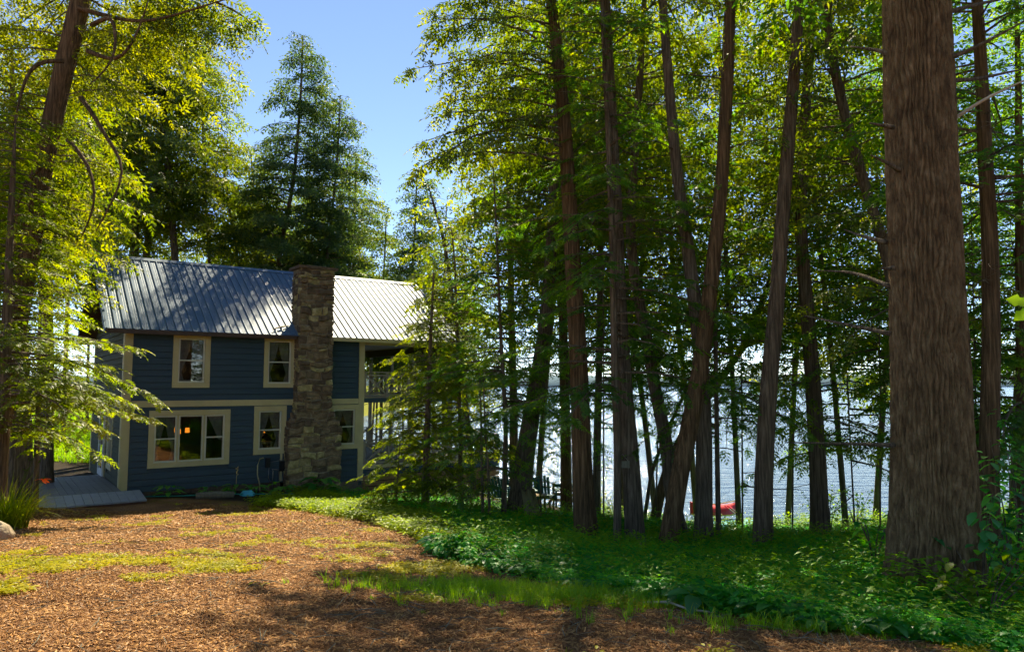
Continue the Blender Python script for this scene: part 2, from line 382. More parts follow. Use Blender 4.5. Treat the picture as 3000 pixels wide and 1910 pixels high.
# where the yellow moss, the ground cover and the mulch lie
EDGE = np.array([(-20, 21.5), (-7.6, 19.9), (-5.6, 18.6), (-3.2, 15.5), (-1.6, 12.0), (-.9, 9.6), (.1, 8.0), (1.2, 6.9), (2.3, 5.6), (4.6, 4.6), (9, 3.2), (20, 1)])
def edge_side(X, Y):      # >0 : beyond the edge (ground cover side), metres roughly
    ye = np.interp(X, EDGE[:, 0], EDGE[:, 1]); return Y - ye
pp = np.stack([GX, GY, GX * 0], -1)
near = (np.abs(GX) < 16) & (GY < 26) & (GY > -2)
GZ = GZ + np.where(near, .018 * vnoise(pp * 2.2, 3) + .008 * vnoise(pp * 9, 4), 0)
es = edge_side(GX, GY)
def moss_f(X, Y):
    q = np.stack([X, Y, X * 0], -1)
    m = .08 + .09 * vnoise(q * 1.1, 8) + .27 * vnoise(q * 3.4, 9)
    m = m + .26 * np.exp(-((X + 5.6) ** 2 / 4 + (Y - 7.2) ** 2 / 10)) + .10 * np.exp(-((X + 1.8) ** 2 / 3 + (Y - 9.6) ** 2 / 4)) + .12 * np.exp(-((X + 6.5) ** 2 / 16 + (Y - 17.5) ** 2 / 2.2))
    m = m + .35 * np.exp(-((X - 1.0) ** 2 / 1.0 + (Y - 6.6) ** 2 / .35)) + .5 * (Y > 34) + .16 * np.clip(edge_side(X, Y) + .8, 0, 1) - .25 * np.exp(-((X + 2) ** 2 / 14 + (Y - 5.2) ** 2 / 1.8))
    return np.clip(m, -.3, .8)
moss = moss_f(GX, GY)
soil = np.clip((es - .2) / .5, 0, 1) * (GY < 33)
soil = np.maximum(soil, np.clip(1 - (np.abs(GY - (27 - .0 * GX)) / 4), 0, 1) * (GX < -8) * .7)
nx, ny = len(gx), len(gy)
idx = np.arange(nx * ny).reshape(ny, nx)
Q = np.stack([idx[:-1, :-1], idx[:-1, 1:], idx[1:, 1:], idx[1:, :-1]], -1).reshape(-1, 4)
gm = np_mesh('ground', np.stack([GX, GY, GZ], -1).reshape(-1, 3), Q, M['ground'], smooth=True, k=4)
for nm, arr in (('moss', moss), ('soil', soil)):
    a = gm.attributes.new(nm, 'FLOAT', 'POINT'); a.data.foreach_set('value', arr.astype(np.float32).ravel())
tag(link('ground', gm), kind='structure')
wm = MB(); wm.add([(-3500, 5, LAKE), (3500, 5, LAKE), (3500, 6000, LAKE), (-3500, 6000, LAKE)], [(0, 1, 2, 3)])
tag(wm.build('lake_water', M['water']), kind='structure')
# far wooded shore, a long low ridge with depth
hx = np.linspace(-2600, 2600, 260); prof = 48 + 14 * vnoise(np.stack([hx / 260, hx * 0, hx * 0], -1), 21) + 2 * vnoise(np.stack([hx / 30, hx * 0, hx * 0], -1), 22)
hv = []; rows = [(0, LAKE - 1), (15, .35), (120, .85), (400, 1.0), (900, .5), (1200, -.3)]
for dy, k in rows:
    for x, p in zip(hx, prof): hv.append((x, 2300 + dy + 60 * math.sin(x / 400), LAKE - 1 if dy == 0 else LAKE + p * k))
hn = len(hx); hf = [(r * hn + i, r * hn + i + 1, (r + 1) * hn + i + 1, (r + 1) * hn + i) for r in range(len(rows) - 1) for i in range(hn - 1)]
hb = MB(); hb.add(hv, hf); tag(hb.build('far_shore_hills', M['hill'], smooth=True), kind='structure')
# ------------------------------------------------------------------ the house (local x along the front wall, y inward, z up)
house = empty('lake_house', P0, 'two storey blue clapboard house with cream trim, metal roof and double porch', 'house')
house.rotation_euler = (0, 0, HA)
HL, HDp, ZE = 7.42, 7.2, 4.60
RY, RZ = 3.6, 7.32
SL = (RZ - 4.62) / (RY + .45)
wins = [(1.26, 2.32, 2.95, 4.60), (3.96, 4.97, 2.95, 4.60), (3.70, 4.73, .83, 2.36), (.68, 2.97, .60, 2.28), (6.20, 7.27, .86, 2.36)]
def cells(a0, a1, z0, z1, op):
    """split a course into free runs around the openings"""
    runs = [(a0, a1)]
    for o in op:
        if o[3] <= z0 + .02 or o[2] >= z1 - .02: continue
        nr = []
        for r in runs:
            if o[1] <= r[0] or o[0] >= r[1]: nr.append(r); continue
            if o[0] > r[0] + .01: nr.append((r[0], o[0]))
            if o[1] < r[1] - .01: nr.append((o[1], r[1]))
        runs = nr
    return runs
# sheathing behind the boards, cut for the windows
def sheath(name, a0, a1, z0, z1, op, fn, mat, par):
    zs = sorted({z0, z1, *[o[2] + .1 for o in op if o[2] + .1 > z0], *[o[3] - .1 for o in op if o[3] - .1 < z1]}); b = MB()
    for za, zb in zip(zs[:-1], zs[1:]):
        o2 = [(o[0] + .1, o[1] - .1, o[2] + .1, o[3] - .1) for o in op if o[2] + .1 <= za + .001 and o[3] - .1 >= zb - .001]
        runs = [(a0, a1)]
        for o in o2:
            nr = []
            for r in runs:
                if o[1] <= r[0] or o[0] >= r[1]: nr.append(r); continue
                nr += [(r[0], o[0]), (o[1], r[1])]
            runs = nr
        for r in runs: fn(b, r[0], r[1], za, zb)
    return b.build(name, mat, par)
fw = sheath('front_wall', .12, HL - .12, -.1, 4.66, wins, lambda b, x0, x1, z0, z1: b.box(x0, x1, .004, .12, z0, z1), M['siding'], house)
def course(x0, x1, z0, z1, mat, par, axis_x=True, sgn=-1, name='siding_board', off=0.0):
    b = MB(); j = rnd.uniform(-.0015, .0015)
    y0, y1, yb = -.044 + j, -.026 + j, .003
    P = [(x0, y0, z0), (x1, y0, z0), (x1, yb, z0), (x0, yb, z0), (x0, y1, z1 + .012), (x1, y1, z1 + .012), (x1, yb, z1 + .012), (x0, yb, z1 + .012)]
    if not axis_x: P = [(off + p[1], -p[0], p[2]) for p in [(-q[0], q[1], q[2]) for q in P]]; P = [P[i] for i in (1, 0, 3, 2, 5, 4, 7, 6)]
    b.hexa(P); return b.build(name, mat, par)
opf = wins
z = -.06
while z < 4.60:
    z1 = min(z + .1815, 4.62)
    if z < 2.38 < z1: z1 = 2.38
    if abs(z - 2.38) < .001: z = 2.57; continue
    for r in cells(.185, HL - .185, z, z1, opf):
        if r[1] - r[0] > .04: course(r[0] + .002, r[1] - .002, z, z1 - .032, M['siding'], house)
    z = z1
def part_box(name, mat, par, *a):
    return MB().box(*a).build(name, mat, par)
for x0, x1 in ((-.035, .18), (HL - .18, HL + .02)):
    part_box('corner_board', M['trim'], house, x0, x1, -.058, .0, -.06, 4.62)
part_box('corner_board', M['trim'], house, -.046, -.006, .0025, .16, -.06, 4.62)
part_box('band_board', M['trim'], house, .183, HL - .183, -.054, .002, 2.383, 2.567)
# chimney hides the wall between 4.7 and 6.4 m
def make_window(x0, x1, z0, z1, sections, curtain, cas=.155, flip=None):
    yb = -.060; b = MB()
    b.box(x0, x0 + cas, yb, .0, z0 + cas, z1 - cas).box(x1 - cas, x1, yb, .0, z0 + cas, z1 - cas)
    b.box(x0, x1, yb - .003, .0, z0, z0 + cas - .002).box(x0, x1, yb - .003, .0, z1 - cas + .002, z1)
    # reveal
    a0, a1, c0, c1 = x0 + cas - .03, x1 - cas + .03, z0 + cas - .03, z1 - cas + .03
    w = b.build('window', M['trim'], house)
    W = x1 - x0 - 2 * cas; xs = x0 + cas
    for (f0, f1, rail) in sections:
        s0, s1, t0, t1 = xs + W * f0 + .003, xs + W * f1 - .003, z0 + cas + .003, z1 - cas - .003
        fr = .042; zm = (t0 + t1) / 2
        b = MB(); ya, yc = -.03, .06
        b.box(s0, s0 + fr, ya, yc, t0, t1).box(s1 - fr, s1, ya, yc, t0, t1).box(s0 + fr, s1 - fr, ya, yc, t0, t0 + fr).box(s0 + fr, s1 - fr, ya, yc, t1 - fr, t1)
        if rail: b.box(s0 + fr, s1 - fr, ya + .025, yc, zm - .02, zm + .02)
        b.box(s0 - .0, s1 + .0, ya - .02, ya - .002, t0 - .012, t0 + .012)
        b.build('sash', M['sash'], w)
        for (q0, q1, yy) in (((t0 + fr, zm - .02, .045), (zm + .02, t1 - fr, .02)) if rail else ((t0 + fr, t1 - fr, .02),)):
            b = MB(); b.add([(s0 + fr, yy, q0), (s1 - fr, yy, q0), (s1 - fr, yy, q1), (s0 + fr, yy, q1)], [(0, 1, 2, 3)]); b.build('pane', M['glass'], w)
        if curtain:
            for side in (0, 1):
                n = 22; H = 14; V = []; Fc = []
                for k in range(H + 1):
                    f = k / H; zz = t1 - fr - f * (t1 - t0 - 2 * fr)
                    if f < .78: wd = .46 - .36 * (f / .78) ** 1.3
                    else: wd = .10 + .12 * (f - .78) / .22
                    for i in range(n + 1):
                        g = i / n * wd; xx = (s0 + fr + g * (s1 - s0)) if side == 0 else (s1 - fr - g * (s1 - s0))
                        V.append((xx, .12 + .012 * math.sin(i * 1.9 + f * 2), zz))
                for k in range(H):
                    for i in range(n): a = k * (n + 1) + i; Fc.append((a, a + 1, a + n + 2, a + n + 1))
                b = MB(); b.add(V, Fc); b.build('curtain', M['curtain'], w, smooth=True)
    return w
make_window(*wins[0], [(0, 1, True)], True); make_window(*wins[1], [(0, 1, True)], True, .13)
make_window(*wins[2], [(0, 1, True)], True); make_window(*wins[4], [(0, 1, True)], True)
make_window(*wins[3], [(0, .31, True)], True); 
wt = [o for o in house.children if o.name.startswith('window')][-1]
# add the picture pane and the right section to the triple window
def add_section(w, x0, x1, z0, z1, f0, f1, rail, curtain):
    cas = .155; W = x1 - x0 - 2 * cas; xs = x0 + cas
    s0, s1, t0, t1 = xs + W * f0 + .003, xs + W * f1 - .003, z0 + cas + .003, z1 - cas - .003; fr = .035 if not rail else .042; zm = (t0 + t1) / 2; b = MB(); ya, yc = -.03, .06
    b.box(s0, s0 + fr, ya, yc, t0, t1).box(s1 - fr, s1, ya, yc, t0, t1).box(s0 + fr, s1 - fr, ya, yc, t0, t0 + fr).box(s0 + fr, s1 - fr, ya, yc, t1 - fr, t1)
    if rail: b.box(s0 + fr, s1 - fr, ya + .025, yc, zm - .02, zm + .02)
    b.box(s0, s1, ya - .02, ya - .002, t0 - .012, t0 + .012)
    b.build('sash', M['sash'], w)
    for (q0, q1, yy) in (((t0 + fr, zm - .02, .045), (zm + .02, t1 - fr, .02)) if rail else ((t0 + fr, t1 - fr, .02),)):
        b = MB(); b.add([(s0 + fr, yy, q0), (s1 - fr, yy, q0), (s1 - fr, yy, q1), (s0 + fr, yy, q1)], [(0, 1, 2, 3)]); b.build('pane', M['glass'], w)
    if curtain:
        n = 18; H = 12; V = []; Fc = []
        for k in range(H + 1):
            f = k / H; zz = t1 - fr - f * (t1 - t0) * .55; wd = .75 - .6 * f
            for i in range(n + 1): V.append((s1 - fr - i / n * wd * (s1 - s0), .12 + .012 * math.sin(i * 1.9 + f * 2), zz))
        for k in range(H):
            for i in range(n): a = k * (n + 1) + i; Fc.append((a, a + 1, a + n + 2, a + n + 1))
        b = MB(); b.add(V, Fc); b.build('curtain', M['curtain'], w, smooth=True)
add_section(wt, *wins[3], .335, .685, False, False)
add_section(wt, *wins[3], .71, 1.0, True, True)
b = MB(); cw = .155; W_ = 2.97 - .68 - 2 * cw
for f in (.3225, .6975): xx = .68 + cw + W_ * f; b.box(xx - .022, xx + .022, -.028, .05, .6 + cw, 2.28 - cw)
b.build('mullion', M['trim'], wt)
# interior
b = MB(); b.box(.14, 7.2, .3, 3.4, .2, .28).box(.14, 7.2, 3.4, 3.5, .28, 4.9).box(.14, 7.2, .16, 3.4, 2.40, 2.52).box(3.3, 3.36, .2, 3.4, .28, 4.6).box(.14, 7.2, .16, 3.4, 4.75, 4.8).box(.13, .17, .2, 3.4, .2, 4.75).box(7.2, 7.24, .2, 3.4, .2, 4.75)
b.build('inner_walls', M['panelling'], house)
# gable walls: left (seen at a grazing angle) and right, back
opg = [(1.70, 2.80, .42, 2.30), (3.15, 4.55, .06, 2.30)]
def roof_z(y): return 4.62 + SL * (y + .45) if y < RY else RZ - SL * (y - RY)
sheath('gable_wall', .02, HDp, -.12, 4.66, [(o[0] + .0, o[1], o[2], o[3]) for o in opg], lambda b, y0, y1, z0, z1: b.box(.004, .12, y0, y1, z0, z1), M['siding_side'], house)
b = MB(); g0 = [(.004, .0, 4.66), (.004, HDp, 4.66), (.004, RY, RZ - .10), (.12, .0, 4.66), (.12, HDp, 4.66), (.12, RY, RZ - .10)]
b.add(g0, [(0, 2, 1), (3, 4, 5), (0, 1, 4, 3), (1, 2, 5, 4), (2, 0, 3, 5)]); b.build('gable_wall', M['siding_side'], house)
z = -.06
while z < 7.0:
    z1 = z + .1815
    if z < 2.38 < z1: z1 = 2.38
    if abs(z - 2.38) < .001: z = 2.57; continue
    ya, yb_ = .165, HDp - .1
    if z1 > 4.6:
        ya = max(.165, (z1 - 4.62) / SL - .45 + .12); yb_ = min(HDp - .1, 2 * RY - ((z1 - 4.62) / SL - .45) - .12)
    if yb_ - ya < .3: break
    for r in cells(ya, yb_, z, z1, opg):
        if r[1] - r[0] > .04:
            bb = MB(); x0_, x1_ = -.034, -.020
            bb.hexa([(x0_, r[0], z), (.003, r[0], z), (.003, r[1], z), (x0_, r[1], z), (x1_, r[0], z1 - .02), (.003, r[0], z1 - .02), (.003, r[1], z1 - .02), (x1_, r[1], z1 - .02)])
            bb.build('siding_board', M['siding_side'], house)
    z = z1
part_box('band_board', M['trim'], house, -.042, .002, .163, HDp - .11, 2.383, 2.567)
part_box('corner_board', M['trim'], house, -.05, .0, HDp - .10, HDp + .04, -.1, 4.6)
# side window and door (frames proud of the boards, glass recessed)
b = MB(); y0, y1, z0, z1 = opg[0]; cs = .11
b.box(-.045, 0, y0, y0 + cs, z0 + cs, z1 - cs).box(-.045, 0, y1 - cs, y1, z0 + cs, z1 - cs).box(-.048, 0, y0, y1, z0, z0 + cs - .002).box(-.048, 0, y0, y1, z1 - cs + .002, z1)
w = b.build('window', M['trim'], house)
b = MB(); s0, s1, t0, t1 = y0 + cs, y1 - cs, z0 + cs, z1 - cs
b.box(-.03, .06, s0, s0 + .05, t0, t1).box(-.03, .06, s1 - .05, s1, t0, t1).box(-.03, .06, s0 + .05, s1 - .05, t0, t0 + .05).box(-.03, .06, s0 + .05, s1 - .05, t1 - .05, t1).box(-.02, .06, s0 + .05, s1 - .05, (t0 + t1) / 2 - .02, (t0 + t1) / 2 + .02)
b.build('sash', M['sash'], w)
b = MB(); b.add([(.02, s0, t0), (.02, s1, t0), (.02, s1, t1), (.02, s0, t1)], [(0, 1, 2, 3)]); b.build('pane', M['glass'], w)
b = MB(); y0, y1, z0, z1 = opg[1]
b.box(-.06, .0, y0, y0 + .12, z0, z1 - .12).box(-.06, .0, y1 - .12, y1, z0, z1 - .12).box(-.063, .0, y0, y1, z1 - .12 + .002, z1)
w = b.build('door_frame', M['trim'], house)
b = MB(); s0, s1, t0, t1 = y0 + .12, y1 - .12, z0 + .04, z1 - .13
b.box(-.10, -.05, s0, s0 + .10, t0, t1).box(-.10, -.05, s1 - .10, s1, t0, t1).box(-.10, -.05, s0 + .10, s1 - .10, t0, t0 + .2).box(-.10, -.05, s0 + .10, s1 - .10, t1 - .1, t1)
d = b.build('storm_door', M['white'], house)
b = MB(); b.add([(-.07, s0 + .1, t0 + .2), (-.07, s1 - .1, t0 + .2), (-.07, s1 - .1, t1 - .1), (-.07, s0 + .1, t1 - .1)], [(0, 1, 2, 3)]); b.build('pane', M['glass'], d)
b = MB(); b.box(-.16, -.10, s0 + .03, s0 + .06, 1.12, 1.26).box(-.20, -.16, s0 + .02, s0 + .14, 1.17, 1.20); b.build('handle', M['metal'], d)
b = MB(); b.box(-.045, .0, y0 + .12, y1 - .12, z0, z1 - .12); b.build('inner_door', M['dark'], house)
# back and right walls
b = MB(); b.box(.12, HL, HDp - .12, HDp, -.1, 4.6); b.build('back_wall', M['siding'], house)
b = MB(); b.box(HL - .12, HL - .004, .0, HDp - .13, -.4, 4.66); b.build('porch_side_wall', M['siding'], house)
b = MB(); g0 = [(HL - .12, .0, 4.66), (HL - .12, HDp, 4.66), (HL - .12, RY, RZ - .10), (HL - .01, .0, 4.66), (HL - .01, HDp, 4.66), (HL - .01, RY, RZ - .10)]
b.add(g0, [(0, 2, 1), (3, 4, 5), (0, 1, 4, 3), (1, 2, 5, 4), (2, 0, 3, 5)]); b.build('porch_side_wall', M['siding'], house)
# foundation: blocks below the boards on the right, a dark footing on the left
part_box('footing', M['stone_c'], house, .0, 4.6, .0, .2, -.9, -.065)
for r in range(3):
    x = 6.3 + (r % 2) * .2
    while x < HL + .1:
        x1 = min(x + .4, HL + .12); MB().box(x + .004, x1 - .004, .005 + rnd.uniform(0, .006), .2, -.26 - .2 * (r + 1) + .006, -.26 - .2 * r).build('foundation_block', M['block'], house); x = x1
part_box('sill_plate', M['siding'], house, 6.3, HL - .185, -.028, .003, -.25, -.065)
part_box('corner_board', M['trim'], house, HL - .18, HL + .02, -.0582, .0, -.25, -.0625)

# ---- roof
TX0, TX1 = -.58, 11.32
PW = .915; npan = 13; PW = (TX1 - TX0) / npan
L_ = math.hypot(RY + .45, RZ - 4.62)
def roof_pt(x, s, h, side):     # s metres down from the ridge, h above the deck plane
    k = s / L_; y = RY - (RY + .45) * k; z = RZ - (RZ - 4.62) * k
    ny_, nz_ = -(RZ - 4.62) / L_, (RY + .45) / L_
    y += ny_ * h; z += nz_ * h
    if side: y = 2 * RY - y
    return (x, y, z)
b = MB(); 
for side in (0, 1):
    p = [roof_pt(TX0 + .02, .05, -.14, side), roof_pt(TX1 - .02, .05, -.14, side), roof_pt(TX1 - .02, L_ - .03, -.14, side), roof_pt(TX0 + .02, L_ - .03, -.14, side)]
    q = [roof_pt(TX0 + .02, .0, -.012, side), roof_pt(TX1 - .02, .0, -.012, side), roof_pt(TX1 - .02, L_ - .03, -.012, side), roof_pt(TX0 + .02, L_ - .03, -.012, side)]
    b.hexa(p + q)
roof = b.build('roof', M['fascia'], house)
def panel_mesh(side):
    prof = []; x = 0; ribs = 4; step = PW / ribs
    for r in range(ribs):
        c = r * step
        prof += [(c, .0), (c + .008, .034), (c + .034, .034), (c + .042, .0)]
        for m in (1, 2): prof += [(c + .046 + (step - .046) * m / 3 - .008, 0), (c + .046 + (step - .046) * m / 3, .004), (c + .046 + (step - .046) * m / 3 + .008, 0)]
    prof.append((PW + .001, 0))
    V = []; n = len(prof)
    for s in (.03, L_ * .5, L_):
        for (px, ph) in prof: V.append(roof_pt(TX0 + px, s, ph, side))
    V += [roof_pt(TX0 + px, L_, -.010, side) for px, ph in prof]
    Fc = [(r * n + i, (r + 1) * n + i, (r + 1) * n + i + 1, r * n + i + 1) for r in range(3) for i in range(n - 1)]
    if side: Fc = [f[::-1] for f in Fc]
    b = MB(); b.add(V, Fc); return b.mesh('roof_panel', M['roof'])
for side in (0, 1):
    me = panel_mesh(side)
    for i in range(npan):
        o = link('roof_panel', me, roof); o.location = (i * PW, 0, 0.0005 * (i % 3))
b = MB()
for side in (0, 1):
    V = [roof_pt(TX0 - .02, -.01, .04, side), roof_pt(TX1 + .02, -.01, .04, side), roof_pt(TX1 + .02, .17, .03, side), roof_pt(TX0 - .02, .17, .03, side)]
    V += [roof_pt(TX0 - .02, .17, .022, side), roof_pt(TX1 + .02, .17, .022, side)]
    Fc = [(0, 3, 2, 1), (3, 4, 5, 2)]
    if side: Fc = [f[::-1] for f in Fc]
    b.add(V, Fc)
b.build('ridge_cap', M['roof'], roof)
for xa, xb in ((TX0 - .03, TX0), (TX1, TX1 + .03)):
    for side in (0, 1):
        b = MB(); b.hexa([roof_pt(xa, 0, -.16, side), roof_pt(xb, 0, -.16, side), roof_pt(xb, L_ + .02, -.16, side), roof_pt(xa, L_ + .02, -.16, side),
                          roof_pt(xa, 0, .03, side), roof_pt(xb, 0, .03, side), roof_pt(xb, L_ + .02, .03, side), roof_pt(xa, L_ + .02, .03, side)])
        b.build('rake_trim', M['roof'], roof)
part_box('fascia', M['fascia'], roof, TX0, 4.85, -.50, -.455, 4.50, 4.615)
part_box('fascia', M['trim'], roof, 6.1, TX1, -.50, -.455, 4.50, 4.615)
part_box('soffit', M['fascia'], roof, TX0 + .02, TX1 - .02, -.452, .0, 4.625, 4.635)
# ---- chimney
core = MB()
core.box(4.70, 6.42, -.48, .0, -.9, 1.62)
core.hexa([(4.70, -.48, 1.62), (6.42, -.48, 1.62), (6.42, 0, 1.62), (4.70, 0, 1.62), (4.96, -.48, 2.22), (6.06, -.48, 2.22), (6.06, 0, 2.22), (4.96, 0, 2.22)])
core.box(4.96, 6.06, -.48, .12, 2.22, 4.3).box(4.96, 6.06, -.48, .30, 4.3, 6.86)
chim = core.build('chimney', M['mortar'], house)
part_box('cap_slab', M['stone_c'], chim, 4.84, 6.18, -.60, .42, 6.86, 6.95)
part_box('flue_cover', M['metal'], chim, 5.2, 5.85, -.35, .2, 6.953, 7.0)
def xl(z): return 4.66 if z < 1.62 else (4.66 + (z - 1.62) / .6 * .26 if z < 2.22 else 4.92)
def xr(z): return 6.46 if z < 1.62 else (6.46 - (z - 1.62) / .6 * .36 if z < 2.22 else 6.10)
stone_n = 0
def stone(fn, a0, a1, z0, z1, d):
    """fn maps (a, depth out, z) to local coordinates"""
    global stone_n
    j = lambda s=.014: rnd.uniform(-s, s)
    c = [(a0 + abs(j()), z0 + abs(j())), (a1 - abs(j()), z0 + abs(j())), (a1 - abs(j()), z1 - abs(j())), (a0 + abs(j()), z1 - abs(j()))]
    m = [((c[i][0] + c[(i + 1) % 4][0]) / 2 + j(.01), (c[i][1] + c[(i + 1) % 4][1]) / 2 + j(.01)) for i in range(4)]
    ring = [c[0], m[0], c[1], m[1], c[2], m[2], c[3], m[3]]; cx = sum(p[0] for p in ring) / 8; cz = sum(p[1] for p in ring) / 8
    wz = lambda p: (p[0] + .02 * math.sin(p[1] * 9 + p[0] * 3), p[1] + .045 * math.sin(p[0] * 6.1 + p[1] * 2.3) * math.sin(p[1] * 1.9 + 1) + .02 * math.sin(p[0] * 17 + p[1] * 5))
    ring = [wz(p) for p in ring]; cx, cz = wz((cx, cz))
    V = [fn(p[0], -.02, p[1]) for p in ring] + [fn(p[0], d * .6 + j(.004), p[1]) for p in ring]
    V += [fn(cx + (p[0] - cx) * .72, d + j(.006), cz + (p[1] - cz) * .72) for p in ring] + [fn(cx, d * 1.05, cz)]
    Fc = []
    for i in range(8):
        k = (i + 1) % 8; Fc += [(i, k, 8 + k, 8 + i), (8 + i, 8 + k, 16 + k, 16 + i), (16 + i, 16 + k, 24)]
    b = MB(); b.add(V, Fc); me = b.mesh('stone', M[rnd.choices(['stone_a', 'stone_b', 'stone_c'], (5, 3, 4))[0]], smooth=False)
    link('stone', me, chim); stone_n += 1
z = -.72
while z < 6.84:
    h = rnd.choice((.09, .12, .15, .18, .22, .26)); z1 = min(z + h, 6.85)
    if 6.85 - z1 < .06: z1 = 6.85
    zm = (z + z1) / 2; a = xl(zm); e = xr(zm)
    while a < e - .02:
        w_ = rnd.uniform(.16, .52) * (1.15 if h > .14 else .85); a1 = a + w_
        if e - a1 < .14: a1 = e
        y0 = -.48
        if h > .2 and w_ < .35 and rnd.random() < .5:
            zc = z + h * rnd.uniform(.4, .6)
            for q0, q1 in ((z, zc), (zc, z1)): stone(lambda p, dd, zz: (p, y0 - dd, zz), a + .006, a1 - .006, q0 + .006, q1 - .006, rnd.uniform(.015, .05))
        else:
            stone(lambda p, dd, zz: (p, y0 - dd, zz), a + .006, a1 - .006, z + .006, z1 - .006, rnd.choice((.02, .035, .05, .075, .09)))
        a = a1
    # left face (depth from the front to the wall or roof)
    yy = -.50
    yend = .0 if zm < 4.6 else min(.30, (zm - 4.62) / SL - .45 + .1) if zm < 5.2 else .32
    yend = max(yend, -.05)
    if z > .0 or True:
        while yy < yend - .05:
            w_ = rnd.uniform(.22, .42); y2 = min(yy + w_, yend)
            if yend - y2 < .1: y2 = yend
            X = xl(zm)
            stone(lambda p, dd, zz, X=X: (X + .045 - dd - .005, p, zz), yy, y2 - .008, z + .006, z1 - .006, rnd.uniform(.02, .045)); yy = y2
            if stone_n > 285 : break
    z = z1
# mortar-coloured right side is plain; a sunlit trim strip runs up beside the chimney
part_box('trim_strip', M['trim'], house, 4.56, 4.63, -.05, .0, -.05, 1.5)
# ---- porch (double deck under the same roof)
PX0, PX1, PB = HL + .03, 11.1, 7.2
part_box('porch_floor', M['porch_wood'], house, PX0, PX1 + .1, .0, PB, 2.58, 2.62)
part_box('porch_beam', M['siding'], house, PX0, PX1, .02, .08, 2.42, 2.578)
part_box('porch_beam', M['siding'], house, PX1 - .06, PX1, .083, PB, 2.42, 2.578)
part_box('porch_ceiling', M['fascia'], house, PX0, PX1, .0, PB, 4.58, 4.61)
part_box('porch_beam', M['fascia'], house, PX1 - .12, PX1, .1, PB + .5, 4.30, 4.578)
part_box('porch_beam', M['trim'], house, PX0, PX1, .0, .10, 4.44, 4.578)
bx0 = PX0
while bx0 < 13.2 - .05:      # lower floor boards
    b1 = min(bx0 + .14, 13.2); MB().box(bx0 + .003, b1 - .003, -.02, PB, .235, .27).build('floor_board', M['deck_grey'], house); bx0 = b1
part_box('porch_beam', M['trim'], house, PX0, 13.2, -.045, -.022, .12, .27)
part_box('porch_beam', M['siding'], house, PX0, 13.2, -.02, .03, -.12, .118)
for k in range(4):
    z1 = -.14 - k * .175
    MB().box(PX0, 13.2, -.03, -.005, z1 - .15, z1).build('skirt_board', M['skirt'], house)
part_box('skirt_backing', M['dark'], house, PX0, 13.15, .1, .14, -1.1, -.13)
for y in (.06, 3.1, 5.0, 7.15):
    part_box('porch_post', M['porch_wood'], house, PX1 - .12, PX1 - .0, y, y + .13, 2.621, 4.30)
    part_box('porch_post', M['porch_wood'], house, PX1 - .12, PX1 - .0, y, y + .13, .271, 2.42)
part_box('porch_post', M['porch_wood'], house, 9.3, 9.42, 7.05, 7.18, .271, 2.42); part_box('porch_post', M['porch_wood'], house, 9.3, 9.42, 7.05, 7.18, 2.621, 4.45)
def railing(p, q, z0, z1, bays, name='railing'):
    p = np.array(p, float); q = np.array(q, float)
    b = MB(); up = np.array([0, 0, 1.])
    b.bar([*p, z1], [*q, z1], .09, .045).bar([*p, z1 - .10], [*q, z1 - .10], .035, .06).bar([*p, z0 + .06], [*q, z0 + .06], .04, .07)
    r = b.build(name, M['porch_wood'], house)
    for i in range(bays + 1):
        c = p + (q - p) * i / bays; MB().bar([*c, z0 + .001], [*c, z1 - .024], .085, .085).build('baluster_post', M['porch_wood'], r)
    for i in range(bays):
        a = p + (q - p) * (i + .06) / bays; c = p + (q - p) * (i + .94) / bays
        MB().bar([*a, z0 + .10], [*c, z1 - .14], .035, .06).build('cross_brace', M['porch_wood'], r)
        MB().bar([*(a + .0), z1 - .14], [*c, z0 + .10], .030, .055).build('cross_brace', M['porch_wood'], r)
railing((PX0 + .05, .05), (PX1 - .15, .05), 2.62, 3.48, 4)
railing((PX1 - .06, .25), (PX1 - .06, 7.1), 2.62, 3.48, 5)
railing((PX0 + .05, .02), (13.15, .02), .27, 1.11, 6)
railing((13.15, .1), (13.15, 7.1), .27, 1.11, 6)
railing((PX0 + .1, 7.12), (13.1, 7.12), .27, 1.11, 5)
# window pendant lamps, table lamp
def world_h(x, y, z): return P0 + HD * x - HN * y + np.array([0, 0, z])
def lamp_at(x, y, z, lab):
    t = empty('pendant_lamp', world_h(x, y, z), lab, 'lamp', 'pendant lamps inside the large window'); t.rotation_euler = (0, 0, HA)
    MB().lathe([(.0, .075), (.062, .075), (.07, -.075), (.062, -.077), (.055, .07)], 14).build('shade', M['glow'], t, True)
    MB().tube([(0, 0, .07), (0, 0, .6)], .004, 5).build('cord', M['black'], t)
lamp_at(1.66, 1.2, 1.63, 'leftmost glowing orange pendant shade half hidden behind the large window mullion')
lamp_at(1.80, 1.5, 1.56, 'middle glowing orange pendant shade, the lowest of three in the large window')
lamp_at(2.10, 1.7, 1.58, 'rightmost glowing orange pendant shade standing apart in the large window')
t = empty('table_lamp', world_h(4.08, .55, 1.2), 'orange cone shaded table lamp glowing in the small window left of the chimney', 'lamp'); t.rotation_euler = (0, 0, HA)
MB().lathe([(.03, .56), (.15, .28), (.145, .28), (.025, .555)], 16).build('shade', M['glow'], t, True)
MB().lathe([(.08, 0), (.08, .02), (.03, .05), (.045, .15), (.02, .25), (.01, .30)], 12).build('lamp_base', M['black'], t, True)
t = empty('window_table', world_h(4.1, .6, .28), 'small dark table under the orange lamp inside the window', 'table'); t.rotation_euler = (0, 0, HA)
MB().box(-.35, .35, -.25, .25, .86, .915).build('table_top', M['old_wood'], t)
for sx in (-.3, .3):
    for sy in (-.2, .2): MB().box(sx - .02, sx + .02, sy - .02, sy + .02, 0, .859).build('leg', M['old_wood'], t)
